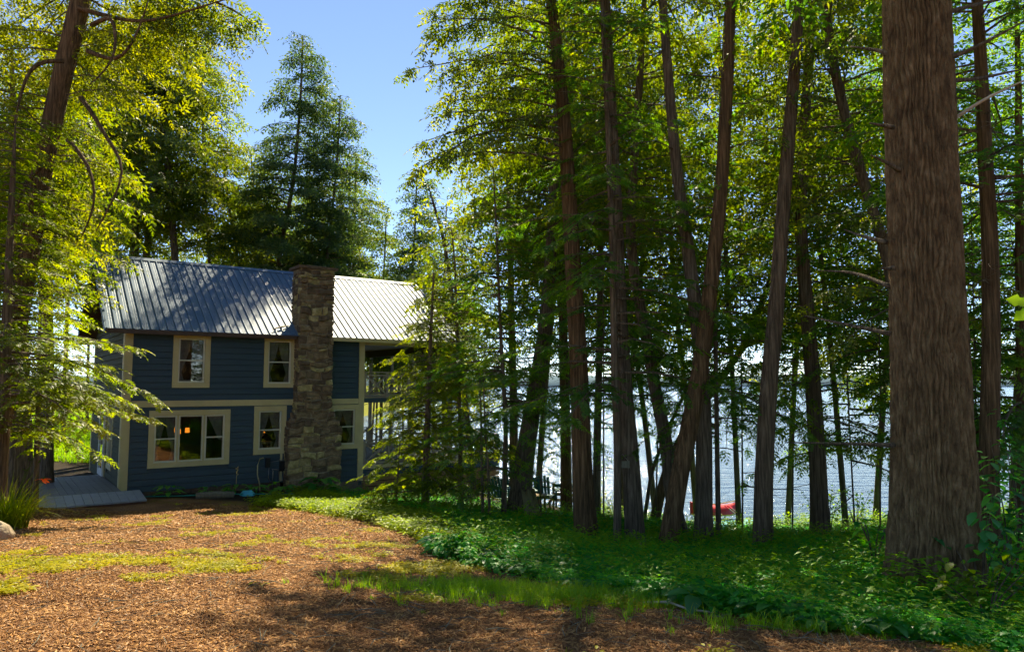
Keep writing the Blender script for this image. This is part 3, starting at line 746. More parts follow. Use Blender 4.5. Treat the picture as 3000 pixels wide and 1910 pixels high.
# patterned bed seen through the left upper window
t = empty('bed', world_h(1.8, 1.1, 2.52), 'bed with a pale patterned cover behind the left upstairs window', 'bed'); t.rotation_euler = (0, 0, HA)
MB().box(-.6, .6, -.6, .9, .1, .68).build('mattress', M['curtain'], t); MB().box(-.62, .62, -.62, .92, 0, .098).build('bed_frame', M['old_wood'], t)
# wall lamp over the door
t = empty('wall_lamp', world_h(-.045, 4.75, 2.40), 'black twin wall lamp glowing orange above the side door', 'lamp'); t.rotation_euler = (0, 0, HA)
MB().box(-.06, -.0, -.05, .05, -.02, .22).tube([(-.06, 0, .08), (-.18, .1, .02)], .015, 6).tube([(-.06, 0, .08), (-.18, -.12, .02)], .015, 6).build('bracket', M['black'], t)
for s in (.13, -.15):
    MB().lathe([(.0, -.05), (.035, -.04), (.045, 0), (.03, .04), (0, .05)], 10, (-.2, s, -.02)).build('bulb', M['glow2'], t, True)
# side porch deck and ramp
t = empty('entry_deck', world_h(-1, 1.6, 0), 'low grey board deck beside the side door of the house', 'deck'); t.rotation_euler = (0, 0, HA)
xb = -1.02
while xb < .88:
    MB().box(xb + .004, xb + .176, -2.25, 2.35, .06, .10).build('plank', M['deck_grey'], t); xb += .18
part = MB().box(-1.0, .9, -2.24, 2.34, -.5, .058).build('deck_frame', M['deck_red'], t)
t = empty('entry_ramp', world_h(-.8, -1.2, 0), 'short sloping board ramp in front of the entry deck with bluish boards', 'ramp'); t.rotation_euler = (0, 0, HA)
xb = -1.65
while xb < 1.12:
    w_ = .205; MB().hexa([(xb + .006, -.62, -.07), (xb + w_ - .006, -.62, -.07), (xb + w_ - .006, .52, .06), (xb + .006, .52, .06), (xb + .006, -.62, -.03), (xb + w_ - .006, -.62, -.03), (xb + w_ - .006, .52, .10), (xb + .006, .52, .10)]).build('plank', M['deck_blue'], t); xb += w_
MB().box(-1.62, 1.17, -.60, .5, -.6, -.075).build('ramp_frame', M['deck_red'], t)
# fallen branch on the roof beside the chimney
p = [world_h(4.75, .02, 4.98), world_h(4.5, -.1, 4.93), world_h(4.25, -.2, 4.86), world_h(4.12, -.28, 4.80)]
tag(MB().tube(p, [.012, .03, .022, .008], 6).build('fallen_branch', M['rim_wood'], None, True), 'bleached crooked branch lying on the metal roof against the chimney', 'branch')
# gas pipes, hose loop
t = empty('utility_pipes', world_h(4.2, -.02, -.2), 'grey utility meter pipes on the blue wall beside the chimney', 'pipes'); t.rotation_euler = (0, 0, HA)
MB().tube([(.0, -.08, .75), (.0, -.08, .78), (.4, -.08, .82), (.42, -.08, .80)], .012, 6).tube([(.0, -.08, .76), (-.02, -.08, .3), (.04, -.08, .16), (.1, -.08, .16)], .012, 6).tube([(.1, -.1, -.1), (.12, -.1, .5), (.08, -.1, .56), (.3, -.1, .52), (.32, -.1, .2), (.42, -.1, .18), (.48, -.1, .5), (.44, -.1, .6)], .016, 6).build('pipe', M['metal'], t, True)
MB().box(-.12, .02, -.12, -.035, .62, .92).build('regulator', M['black'], t); MB().box(.34, .56, -.16, -.035, .48, .80).build('meter', M['black'], t)
q = [(4.02, -.05, .72), (3.9, -.09, .70), (3.83, -.10, .5), (3.84, -.09, .2), (3.92, -.08, -.1), (3.95, -.09, -.5)]
tag(MB().tube([world_h(*a) for a in q], .02, 8).build('conduit', M['trim'], None, True), 'curved beige conduit rising from the bed on the blue wall', 'pipe')
# ------------------------------------------------------------------ foliage kit
def kite_frond(n, spread=.40, wid=.075, angle=52, teeth=1, bend=.2):
    """flat feathery frond along +x, length 1: kite-shaped leaflets, four points each"""
    V = []; T = []
    def kite(p, d, L, w):
        d = np.array(d) / np.linalg.norm(d); s = np.array([-d[1], d[0], 0]); p = np.array(p)
        b = len(V); V.extend([p, p + d * L * .45 + s * w, p + d * L, p + d * L * .45 - s * w]); T.extend([(b, b + 3, b + 2), (b, b + 2, b + 1)])
    for i in range(n):
        x = .08 + .84 * i / max(n - 1, 1); L = spread * (1.05 - x) ** .75 * (.75 + .5 * min(1, x * 4))
        for sd in (-1, 1):
            a = math.radians(angle) * sd; p = (x - .02 * sd, 0, 0); d = (math.cos(a), math.sin(a), 0)
            kite(p, d, L, wid * (.6 + .5 * L / spread))
            if teeth > 1:
                for f in (.35, .65):
                    q = (x + d[0] * L * f, d[1] * L * f, 0)
                    for s2 in (-1, 1):
                        a2 = a + s2 * .8; kite(q, (math.cos(a2), math.sin(a2), 0), L * .38, wid * .5)
    kite((.8, 0, 0), (1, 0, 0), .28, wid)
    V = np.array(V); V[:, 2] -= bend * V[:, 0] ** 2 + .5 * V[:, 1] ** 2
    return V, np.array(T)
LOD = {3: kite_frond(6, teeth=2, wid=.05), 2: kite_frond(6, wid=.05), 1: kite_frond(4, wid=.06, spread=.42), 0: kite_frond(3, wid=.058, spread=.46, angle=46)}
def fronds_to_mesh(name, O, X, Z, sc, tint, lod, mat):
    """O origins, X directions, Z rough normals"""
    X = X / np.linalg.norm(X, axis=1)[:, None]; Y = np.cross(Z, X); Y /= np.linalg.norm(Y, axis=1)[:, None] + 1e-9; Z = np.cross(X, Y)
    V0, T0 = LOD[lod] if isinstance(lod, int) else lod
    R = np.stack([X, Y, Z], 1)                # n,3,3 rows are axes
    V = np.einsum('vk,nkj->nvj', V0, R) * sc[:, None, None] + O[:, None, :]
    n, m = len(O), len(V0)
    V += rng.normal(size=V.shape) * (.02 * sc[:, None, None])
    T = (T0[None] + (np.arange(n) * m)[:, None, None]).reshape(-1, 3)
    return np_mesh(name, V.reshape(-1, 3), T, mat, np.repeat(tint, m))
def unit(a): return a / (np.linalg.norm(a, axis=-1, keepdims=True) + 1e-9)
TRIS = [0]
def grow_crown(path, z0, z1, Lfun, per_m, fs, lod, mat, rise=.15, droop=.30, hang=.25, az=None, sub=.24, dens=1.0, roll=.35, seed=0, light=0.0, limbmat=None, skip=None):
    """returns (crown mesh, limb mesh) in path coordinates; path = array of (x, y, z) up the trunk"""
    g = np.random.default_rng(seed); N = max(3, int((z1 - z0) * per_m)); Os = []; Xs = []; Zs = []; Ss = []; Ts = []; lb = MB()
    zs = np.sort(z0 + (z1 - z0) * (np.arange(N) + g.uniform(0, 1, N)) / N)
    for zz in zs:
        h = (zz - z0) / (z1 - z0); L = Lfun(h) * g.uniform(.65, 1.15)
        if L < .15: continue
        a = g.uniform(0, 2 * math.pi) if az is None else g.uniform(*az)
        if skip is not None and skip(a, zz): continue
        c = np.array([np.interp(zz, path[:, 2], path[:, 0]), np.interp(zz, path[:, 2], path[:, 1]), zz])
        hd = np.array([math.cos(a), math.sin(a), 0]); sd = np.array([-hd[1], hd[0], 0])
        e = rise + g.normal() * .10 + .5 * max(0, h - .8); dr = droop * g.uniform(.7, 1.3); wob = g.normal() * .18
        def P(s): s = np.asarray(s)[..., None]; return c + hd * (L * s) + sd * (wob * L * s * s) + np.array([0, 0, 1.]) * (L * (e * s - dr * s * s))
        m = max(2, int(L / sub * dens)); s = .14 + .86 * (np.arange(m) + g.uniform(0, .6, m)) / m
        base = P(s); tang = unit(P(s + .02) - P(s - .02))
        sgn = np.where(np.arange(m) % 2 == 0, 1., -1.)[:, None]; an = np.radians(g.uniform(38, 68, m))[:, None]
        sdir = unit(tang * np.cos(an) + np.cross(np.array([0, 0, 1.]), tang) * sgn * np.sin(an) + g.normal(size=(m, 3)) * .08)
        wl = (L * .40 * (1.02 - s) ** .6 + .12) * g.uniform(.6, 1.15, m)
        q = max(1, int(L * .30 / (fs * .45)) + 1)
        for k in range(q):
            f = (k + .3 * g.uniform(0, 1, m)) / q
            ok = wl * (1 - f) + fs > .05
            o = base + sdir * (wl * f)[:, None] - np.array([0, 0, 1.]) * (.18 * wl * f * f)[:, None]
            ang = np.radians(g.uniform(-45, 45, m))[:, None]
            x = unit(sdir * np.cos(ang) + np.cross(np.array([0, 0, 1.]), sdir) * np.sin(ang) - np.array([0, 0, 1.]) * (hang * g.uniform(.3, 1.6, m))[:, None])
            zz_ = unit(np.array([0, 0, 1.]) + g.normal(size=(m, 3)) * roll)
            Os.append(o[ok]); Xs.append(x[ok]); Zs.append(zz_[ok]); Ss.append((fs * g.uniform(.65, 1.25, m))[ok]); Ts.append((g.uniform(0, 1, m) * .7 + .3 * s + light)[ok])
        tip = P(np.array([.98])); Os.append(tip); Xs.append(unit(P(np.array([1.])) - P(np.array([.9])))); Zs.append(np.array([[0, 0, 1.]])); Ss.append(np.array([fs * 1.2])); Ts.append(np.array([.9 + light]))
        if limbmat is not None:
            r = .008 + .009 * L; lb.tube([P(np.array([t_]))[0] for t_ in (0, .3, .62, .95)], [r, r * .7, r * .45, r * .15], 4 if L > 1 else 3, False)
    O = np.concatenate(Os); X = np.concatenate(Xs); Z = np.concatenate(Zs); sc = np.concatenate(Ss); ti = np.concatenate(Ts)
    me = fronds_to_mesh('crown', O, X, Z, sc, ti, lod, mat); TRIS[0] += len(me.polygons)
    return me, (lb.mesh('limbs', limbmat, False) if limbmat is not None else None)
def smooth_path(P, n=40):
    P = np.asarray(P, float); d = np.r_[0, np.cumsum(np.linalg.norm(np.diff(P, axis=0), axis=1))]; t = np.linspace(0, d[-1], n)
    Q = np.stack([np.interp(t, d, P[:, k]) for k in range(3)], 1)
    for _ in range(3): Q[1:-1] = (Q[:-2] + 2 * Q[1:-1] + Q[2:]) / 4
    return Q
def trunk_mesh(path, rad, mat, sides=14, flare=.35, rough=.05, seed=0, ridge=False, twigs=0, tz=(2, 9)):
    """path (n,3) and radii (n,) -> tube with uneven bark, flared base"""
    n = len(path); d = np.gradient(path, axis=0); d = unit(d)
    x = unit(np.cross(d, np.array([0, 1., .02]))); y = np.cross(d, x)
    th = np.linspace(0, 2 * math.pi, sides, endpoint=False); hgt = path[:, 2] - path[0, 2]
    fl = 1 + flare * np.exp(-hgt / (rad[0] * 2.2))[:, None] * (1 + .35 * np.cos(th * 5 + seed)[None])
    R = rad[:, None] * fl
    q = np.stack([np.cos(th)[None] * 2.2 + 0 * hgt[:, None], np.sin(th)[None] * 2.2 + 0 * hgt[:, None], hgt[:, None] * .8 + 0 * th[None]], -1)
    R = R * (1 + rough * vnoise(q, seed))
    if ridge:
        # deep interlacing furrows running up the trunk
        warp = .5 * vnoise(np.stack([np.cos(th)[None] * 3 + 0 * hgt[:, None], np.sin(th)[None] * 3 + 0 * hgt[:, None], hgt[:, None] * 3 + 0 * th[None]], -1), seed + 5)
        w2 = .35 * vnoise(np.stack([np.cos(th)[None] * 7 + 0 * hgt[:, None], np.sin(th)[None] * 7 + 0 * hgt[:, None], hgt[:, None] * 8 + 0 * th[None]], -1), seed + 6)
        a = np.abs(np.sin(th[None] * 23 + (warp + w2) * 4.5)); b_ = np.abs(np.sin(th[None] * 17 - (warp - w2) * 5 + 1))
        f = np.minimum(a ** .6, b_ ** .45); g_ = .5 + .5 * vnoise(np.stack([np.cos(th)[None] * 14 + 0 * hgt[:, None], np.sin(th)[None] * 14 + 0 * hgt[:, None], hgt[:, None] * 14 + 0 * th[None]], -1), seed + 7)
        R = R + .055 * (f - 1) + .008 * g_
    V = path[:, None, :] + x[:, None, :] * (np.cos(th)[None, :, None] * R[..., None]) + y[:, None, :] * (np.sin(th)[None, :, None] * R[..., None])
    i = np.arange(n * sides).reshape(n, sides); a0 = i[:-1]; a1 = np.roll(i, -1, 1)[:-1]; b0 = i[1:]; b1 = np.roll(i, -1, 1)[1:]
    Qd = np.stack([a0, a1, b1, b0], -1).reshape(-1, 4)
    me = np_mesh('trunk', V.reshape(-1, 3), Qd, mat, smooth=True, k=4); TRIS[0] += 2 * len(Qd)
    return me
def twigs_mesh(path, rad, n, z0, z1, mat, seed, L=(.5, 2.0), az=None, curl=.5):
    g = np.random.default_rng(seed + 900); b = MB()
    for _ in range(n):
        zz = g.uniform(z0, z1); c = np.array([np.interp(zz, path[:, 2], path[:, 0]), np.interp(zz, path[:, 2], path[:, 1]), zz])
        a = g.uniform(0, 2 * math.pi) if az is None else g.uniform(*az); l = g.uniform(*L); hd = np.array([math.cos(a), math.sin(a), 0]); sd = np.array([-hd[1], hd[0], 0]); e = g.uniform(-.5, .35); w = g.normal() * curl * .6; r = .006 + .006 * l
        pts = [c + hd * l * s + sd * w * l * s * s + np.array([0, 0, 1.]) * l * (e * s + curl * .4 * (s - s * s) * g.normal()) for s in (0, .25, .5, .75, 1)]
        b.tube(pts, [r, r * .8, r * .6, r * .4, r * .15], 4, False)
        for k in range(3):
            p = pts[2 + (k % 2)] ; dd = unit(hd * .6 + sd * g.choice((-1, 1)) + g.normal(size=3) * .3); l2 = l * g.uniform(.2, .4)
            b.tube([p, p + dd * l2 * .5, p + dd * l2 + np.array([0, 0, -.1 * l2])], [r * .4, r * .3, r * .1], 3, False)
    return b.mesh('dead_branches', mat)
def build_tree(name, label, cat, group, pts, w0, w1, Y, ztop, bark='bark', crown=None, sides=14, flare=.3, nseg=44, twigs=0, tz=None, world_pts=None, ridge=False, seed=0, twl=(.5, 2.0), twaz=None):
    """pts are photo points (2408-wide picture) at depth Y or (u, v, depth); w0, w1 trunk widths in those pixels at first and last point"""
    W = np.array([sY(p[0], p[1], p[2] if len(p) > 2 else Y) for p in pts]) if world_pts is None else np.array(world_pts, float)
    mpp = Y / 1686.0; r0, r1 = w0 * mpp / 2 * (.88 if flare else 1), w1 * mpp / 2
    base = W[0].copy(); g0 = gz(base[0], base[1]); zlast = W[-1, 2]
    W[0, 2] = g0 - .15
    pathpts = [w for w in W]
    if ztop > zlast + .5:
        d = W[-1] - W[-2]; d = d / max(d[2], .2); k = (ztop - zlast)
        pathpts += [W[-1] + d * k * .5 * .8 + np.array([0, 0, k * .5 * .2]), W[-1] + np.array([d[0] * k * .75, d[1] * k * .75, k])]
    P = smooth_path(pathpts, nseg); o = P[0] + np.array([0, 0, .15]); P = P - o
    zz = P[:, 2]; zl = zlast - o[2]; zt = P[-1, 2]
    rad = np.where(zz < zl, r0 + (r1 - r0) * np.clip(zz / max(zl, .1), 0, 1), r1 * np.clip((zt - zz) / max(zt - zl, .1), .04, 1)) if ztop > zlast + .5 else np.maximum(r0 + (r1 - r0) * zz / zt, .006)
    t = empty(name, o, label, cat, group)
    link('trunk', trunk_mesh(P, rad, M[bark], sides, flare, .05, seed, ridge), t)
    if crown:
        for j, c in enumerate(crown if isinstance(crown, list) else [crown]):
            c = dict(c); c['z0'] -= 0; me, lm = grow_crown(P, c.pop('z0') - o[2], min(c.pop('z1') - o[2], zt), c.pop('L'), c.pop('per_m'), c.pop('fs'), c.pop('lod'), M[c.pop('mat')], seed=seed * 7 + j, limbmat=M['bark_dark'], **c)
            link('crown', me, t); link('limbs', lm, t)['kind'] = 'stuff'
    if twigs:
        link('dead_branches', twigs_mesh(P, rad, twigs, (tz[0] if tz else 1.5) - o[2], (tz[1] if tz else 9) - o[2], M['bark_dark'], seed, twl, twaz), t)['kind'] = 'stuff'
    return t
def cone(Lm, tipL=.25, p=.75): return lambda h: tipL + (Lm - tipL) * (1 - h) ** p
def column(Lm, lo=.45): return lambda h: Lm * min(1, lo + 3 * h) * min(1, .15 + 2.6 * (1 - h)) 

# ------------------------------------------------------------------ the trees by the lake (right half)
CED = dict(mat='cedar', rise=.25, droop=.40, hang=.7, roll=.8)
HEM = dict(mat='hemlock', rise=.10, droop=.28, hang=.18, roll=.25)
# big furrowed pine in the right foreground
pine = build_tree('pine_tree', 'huge pine trunk with deeply furrowed brown bark standing nearest on the right', 'tree', None,
    [(2202, 1392), (2196, 1150), (2180, 700), (2165, 350), (2152, 0)], 196, 150, 8.2, 17, bark='bark_pine', sides=380, flare=.34, nseg=420, ridge=True, seed=3,
    crown=dict(z0=9.0, z1=17, L=cone(3.4), per_m=5, fs=.55, lod=0, **HEM))
# its live and dead limbs
def limb(parent, pts, r0, r1, mat='bark_dark', name='limb'):
    o = np.array(parent.location); P = smooth_path([np.array(p) - o for p in pts], 12); b = MB(); b.tube(P, list(np.linspace(r0, r1, 12)), 7); return b.build(name, M[mat], parent, True)
for a in ([(2195, 315, 8.2), (2260, 268, 8.0), (2330, 225, 7.8), (2420, 185, 7.6)], [(2228, 140, 8.0), (2300, 110, 7.8), (2410, 50, 7.6)], [(2228, 190, 8.3), (2290, 188, 8.5), (2420, 160, 8.8)],
          [(2225, 30, 8.3), (2290, 12, 8.5), (2400, -10, 9)], [(2100, 300, 8.0), (2075, 295, 7.9), (2045, 290, 7.8)], [(2115, 400, 8.0), (2080, 380, 7.9), (2048, 365, 7.8)],
          [(2095, 128, 8.2), (2060, 118, 8.4), (2000, 110, 8.8)], [(2085, 570, 8.2), (2040, 560, 8.4), (1985, 540, 8.8)], [(2100, 1047, 8.1), (2000, 1043, 9.5), (1850, 1040, 11)], [(2095, 785, 8.3), (2000, 765, 9), (1890, 742, 10)], [(2095, 675, 8.3), (2010, 640, 9), (1920, 636, 10)],
          [(2100, 630, 8.0), (2085, 632, 7.9), (2072, 630, 7.8)]):
    limb(pine, [sY(*q) for q in a], .030, .008, 'rim_wood' if a[0][0] in (2195,) else 'bark_dark')
T = []
def ct(*a, **k): t = build_tree(*a, **k); T.append(t); return t
ct('cedar_tree', 'straight brown trunk just left of centre right, widening into lush ground plants', 'tree', 'cedar trunks by the lake',
   [(1383, 1278), (1370, 1150), (1364, 900), (1352, 700), (1340, 500), (1328, 300), (1310, 120), (1296, 0)], 58, 26, 14.7, 17, bark='bark_red', sides=22, flare=.35, twigs=7, tz=(7, 11), seed=11,
   crown=[dict(z0=10, z1=16.5, L=column(2.6), per_m=5, fs=.40, lod=0, az=(0, 6.28), **CED), dict(z0=7.6, z1=12.5, L=lambda h: 3.3 - 1.0 * h, per_m=7, fs=.32, lod=1, az=(2.6, 3.9), **CED)])
ct('cedar_tree', 'strongly leaning red brown trunk crossing up to the right, middle of the grove', 'tree', 'cedar trunks by the lake',
   [(1563, 1298), (1600, 1100), (1638, 930), (1668, 700), (1692, 500), (1706, 300), (1716, 100), (1718, 0)], 50, 24, 13.5, 17, bark='bark_red', sides=22, flare=.2, twigs=8, tz=(6, 10), seed=12,
   crown=dict(z0=10, z1=16.5, L=column(2.4), per_m=2.6, fs=.42, lod=0, **CED))
ct('cedar_tree', 'grey brown trunk carrying the hanging wooden board, right one of a close pair', 'tree', 'cedar trunks by the lake',
   [(1497, 1278), (1484, 1100), (1467, 900), (1456, 700), (1450, 500), (1440, 300), (1425, 0)], 50, 20, 14.6, 16, bark='bark_dark', sides=20, flare=.3, twigs=10, tz=(5, 10), seed=13,
   crown=dict(z0=10, z1=15.5, L=column(2.1), per_m=2.6, fs=.42, lod=0, **CED))
ct('hemlock_tree', 'slim dark stem touching the left side of the trunk with the board', 'tree', None,
   [(1451, 1280), (1453, 1050), (1445, 870), (1441, 600), (1432, 350), (1420, 100)], 22, 12, 14.2, 13, bark='bark_dark', sides=10, flare=.2, seed=14,
   crown=dict(z0=2.7, z1=13, L=cone(2.6, .3, .5), per_m=7, fs=.28, lod=2, **HEM))
ct('cedar_tree', 'trunk with an S bend that disappears behind the strongly leaning red trunk', 'tree', 'cedar trunks by the lake',
   [(1606, 1250), (1575, 1150), (1570, 1040), (1548, 960), (1524, 810), (1500, 700), (1480, 560), (1500, 250), (1510, 100)], 40, 16, 16, 15, bark='bark_dark', sides=16, flare=.4, twigs=12, tz=(3, 9), seed=15,
   crown=[dict(z0=6.2, z1=14.5, L=column(2.2), per_m=7, fs=.42, lod=1, **CED), dict(z0=2.4, z1=6.2, L=lambda h: 1.5, per_m=5, fs=.28, lod=1, **HEM)])
ct('cedar_tree', 'straight dark trunk with ivy like sprays, right behind the strongly leaning red trunk', 'tree', 'cedar trunks by the lake',
   [(1652, 1264), (1656, 1100), (1655, 950), (1640, 750), (1614, 560), (1590, 400), (1573, 200), (1558, 0)], 46, 20, 14.4, 16, bark='bark_dark', sides=18, flare=.5, twigs=8, tz=(5, 10), seed=16,
   crown=dict(z0=10, z1=15.5, L=column(2.3), per_m=2.6, fs=.42, lod=0, **CED))
ct('hemlock_tree', 'pole thin young stem in front of the lake, left of the red canoe', 'tree', None,
   [(1690, 1262), (1687, 1100), (1684, 900), (1680, 650), (1690, 350), (1700, 150)], 15, 7, 15, 12, bark='bark_dark', sides=8, flare=.1, seed=17,
   crown=dict(z0=1.9, z1=11.8, L=cone(2.1, .3, .5), per_m=6.5, fs=.28, lod=2, **HEM))
ct('cedar_tree', 'tall straight trunk right of the red canoe with a broad dark base', 'tree', 'cedar trunks by the lake',
   [(1793, 1288), (1796, 1100), (1808, 900), (1828, 700), (1841, 500), (1857, 300), (1872, 120), (1880, 0)], 50, 25, 13.2, 17, bark='bark', sides=22, flare=.25, twigs=7, tz=(6, 10), seed=18,
   crown=dict(z0=9.8, z1=16.5, L=column(2.4), per_m=2.6, fs=.42, lod=0, **CED))
ct('cedar_tree', 'trunk with lit sprays at its foot, standing nearest the shore left of the huge pine', 'tree', 'cedar trunks by the lake',
   [(1929, 1260), (1924, 1100), (1912, 900), (1896, 700), (1882, 560), (1886, 380), (1902, 150), (1908, 40)], 46, 20, 16, 16, bark='bark', sides=20, flare=.4, twigs=12, tz=(4, 10), seed=19,
   crown=[dict(z0=6.4, z1=15.5, L=column(2.5), per_m=8, fs=.40, lod=1, **CED), dict(z0=1.3, z1=6.4, L=lambda h: 1.9, per_m=4.5, fs=.30, lod=1, **{**CED, 'mat': 'sunny'})])
ct('cedar_tree', 'trunk slanting down to the right until it hides behind the huge pine', 'tree', 'cedar trunks by the lake',
   [(2140, 1180), (2120, 800), (2085, 590), (2040, 460), (2002, 330), (1964, 180), (1945, 60)], 34, 22, 13.6, 15, bark='bark_dark', sides=16, flare=.2, twigs=12, tz=(5, 10), seed=20,
   crown=[dict(z0=6.6, z1=14.5, L=column(2.2), per_m=8, fs=.40, lod=1, **CED), dict(z0=3.0, z1=6.6, L=lambda h: 2.0, per_m=4, fs=.30, lod=1, **CED)])
ct('cedar_tree', 'tall dark trunk right of the huge pine rising from the broad leaved bush', 'tree', 'cedar trunks by the lake',
   [(2325, 1290), (2326, 1050), (2332, 800), (2328, 560), (2318, 400), (2310, 200), (2300, 40)], 52, 26, 11.6, 16, bark='bark_red', sides=20, flare=.25, twigs=10, tz=(4, 9), seed=21,
   crown=[dict(z0=5.8, z1=15.5, L=cone(2.6), per_m=8, fs=.34, lod=1, **HEM)])
ct('cedar_tree', 'thin slanting trunk crossing behind the dark trunk at the right edge', 'tree', 'cedar trunks by the lake',
   [(2352, 1240), (2300, 1010), (2262, 890), (2200, 700)], 26, 16, 14, 8, bark='bark_red', sides=12, flare=.1, seed=22)
ct('hemlock_tree', 'reddish trunk cut off by the right edge of the photo', 'tree', None,
   [(2404, 1250), (2402, 1000), (2398, 700), (2396, 300)], 26, 16, 13.5, 14, bark='bark_red', sides=12, flare=.2, seed=23,
   crown=dict(z0=2.2, z1=13.5, L=cone(2.5), per_m=9, fs=.34, lod=2, **HEM))
ct('cedar_tree', 'dark trunk leaning right behind the green chairs, with a wide flared foot', 'tree', 'cedar trunks by the lake',
   [(1219, 1195), (1232, 1080), (1252, 960), (1272, 850), (1290, 700), (1300, 500), (1310, 300)], 52, 18, 20, 17, bark='bark_dark', sides=18, flare=.6, twigs=14, tz=(3, 9), seed=24,
   crown=[dict(z0=6.0, z1=16.5, L=column(2.8), per_m=8, fs=.46, lod=1, **CED), dict(z0=1.5, z1=6.0, L=lambda h: 1.8, per_m=5, fs=.30, lod=1, **HEM)])
ct('cedar_tree', 'pale trunk at the lake edge seen just left of the trunk leaning over the chairs', 'tree', 'cedar trunks by the lake',
   [(1208, 1120), (1208, 950), (1204, 800), (1200, 600), (1196, 450)], 24, 12, 25, 15, bark='bark', sides=12, flare=.2, twigs=8, tz=(2, 8), seed=25,
   crown=dict(z0=5.5, z1=14.5, L=column(2.4), per_m=7, fs=.5, lod=0, **CED))
ct('cedar_tree', 'broad trunk close behind the left of the straight brown trunk, above the low bench', 'tree', 'cedar trunks by the lake',
   [(1332, 1150), (1330, 1000), (1326, 860), (1322, 640), (1330, 400)], 30, 16, 23, 17, bark='bark_red', sides=14, flare=.2, twigs=8, tz=(3, 9), seed=26,
   crown=dict(z0=6.2, z1=16.5, L=column(2.8), per_m=8, fs=.48, lod=0, **CED))
ct('cedar_tree', 'greenish trunk showing just right of the straight brown trunk', 'tree', 'cedar trunks by the lake',
   [(1402, 1190), (1404, 1040), (1409, 860), (1412, 620), (1418, 400)], 22, 12, 21, 16, bark='bark_dark', sides=14, flare=.3, twigs=10, tz=(2, 9), seed=27,
   crown=[dict(z0=6.0, z1=15.5, L=column(2.6), per_m=8, fs=.44, lod=0, **CED), dict(z0=1.2, z1=6.0, L=lambda h: 1.7, per_m=5, fs=.30, lod=1, **HEM)])
ct('cedar_tree', 'bare slanting pole like trunk leaning over the lake behind the pair with the board', 'tree', 'cedar trunks by the lake',
   [(1508, 1180), (1532, 1110), (1562, 1030), (1620, 900), (1690, 790)], 11, 7, 21, 5, bark='bark_dark', sides=8, flare=.1, seed=28)
ct('cedar_tree', 'orange lit slanting trunk leaning over the lake behind the strongly leaning red trunk', 'tree', 'cedar trunks by the lake',
   [(1530, 1195), (1562, 1120), (1610, 1010), (1690, 900), (1760, 800), (1800, 690)], 28, 12, 20.5, 9, bark='bark_red', sides=12, flare=.2, twigs=6, tz=(2, 6), seed=29,
   crown=dict(z0=4.8, z1=9, L=column(1.8), per_m=7, fs=.4, lod=0, **CED))
# trees of the shore row that fill the canopy between the near trunks
fill = [(1120, 24, 4.6, 10, 5, 1.6), (1262, 25, 5.2, 15, 6, 2.3), (1455, 24, 4.6, 16, 5, 2.7), (1545, 22, 5.2, 15, 5, 2.5), (1640, 24, 5.0, 17, 6, 2.8), (1735, 21, 4.4, 15, 5, 2.5), (1845, 22, 5.4, 15, 5, 2.6), (1985, 19, 4.6, 14, 5, 2.5), (2050, 22, 3.4, 15, 6, 2.6),
        (2260, 17, 3.2, 14, 6, 2.6), (2370, 19, 2.0, 14, 6, 2.8), (1380, 26, 5.2, 16, 6, 2.6), ]
flab = ['slender tree left of the trunk leaning over the chairs, foliage against the sky gap', 'leafy cedar directly above the green chairs', 'cedar in the shore row behind the pair with the board', 'cedar in the shore row behind the S bent trunk',
        'cedar in the shore row above the orange lit slanting trunk', 'cedar in the shore row above the red canoe', 'cedar in the shore row between the two trunks right of the canoe', 'cedar in the shore row left of the slanting trunk by the pine',
        'cedar in the shore row nearest the left side of the huge pine', 'leafy hemlock immediately right of the huge pine', 'dense hemlock at the right edge behind the bush', 'farther cedar over the low bench by the lake']
for i, (u, Y, z0, zt, w, L) in enumerate(fill):
    b0 = sY(u, 1100, Y); g0 = gz(b0[0], b0[1]); x = b0[0]; lean = rnd.uniform(-.16, .16)
    pts = [(x, Y, g0), (x + lean * 3, Y, g0 + 4), (x + lean * 8, Y + .1, g0 + 9), (x + lean * 10, Y, zt - 1)]
    near_ = u > 2200
    ct('hemlock_tree' if near_ else 'cedar_tree', flab[i], 'tree', 'shore row trees', None, 11 + w, 7, Y, zt, bark='bark_dark', sides=10, flare=.2, nseg=26, twigs=14, tz=(z0 - 2, z0 + 4), world_pts=pts, seed=40 + i,
       crown=dict(z0=z0 - .9, z1=zt, L=column(L, .6), per_m=7.5, fs=.42 if Y < 20 else .48, lod=1 if Y < 20 else 0, dens=.85, **(HEM if near_ else CED)))
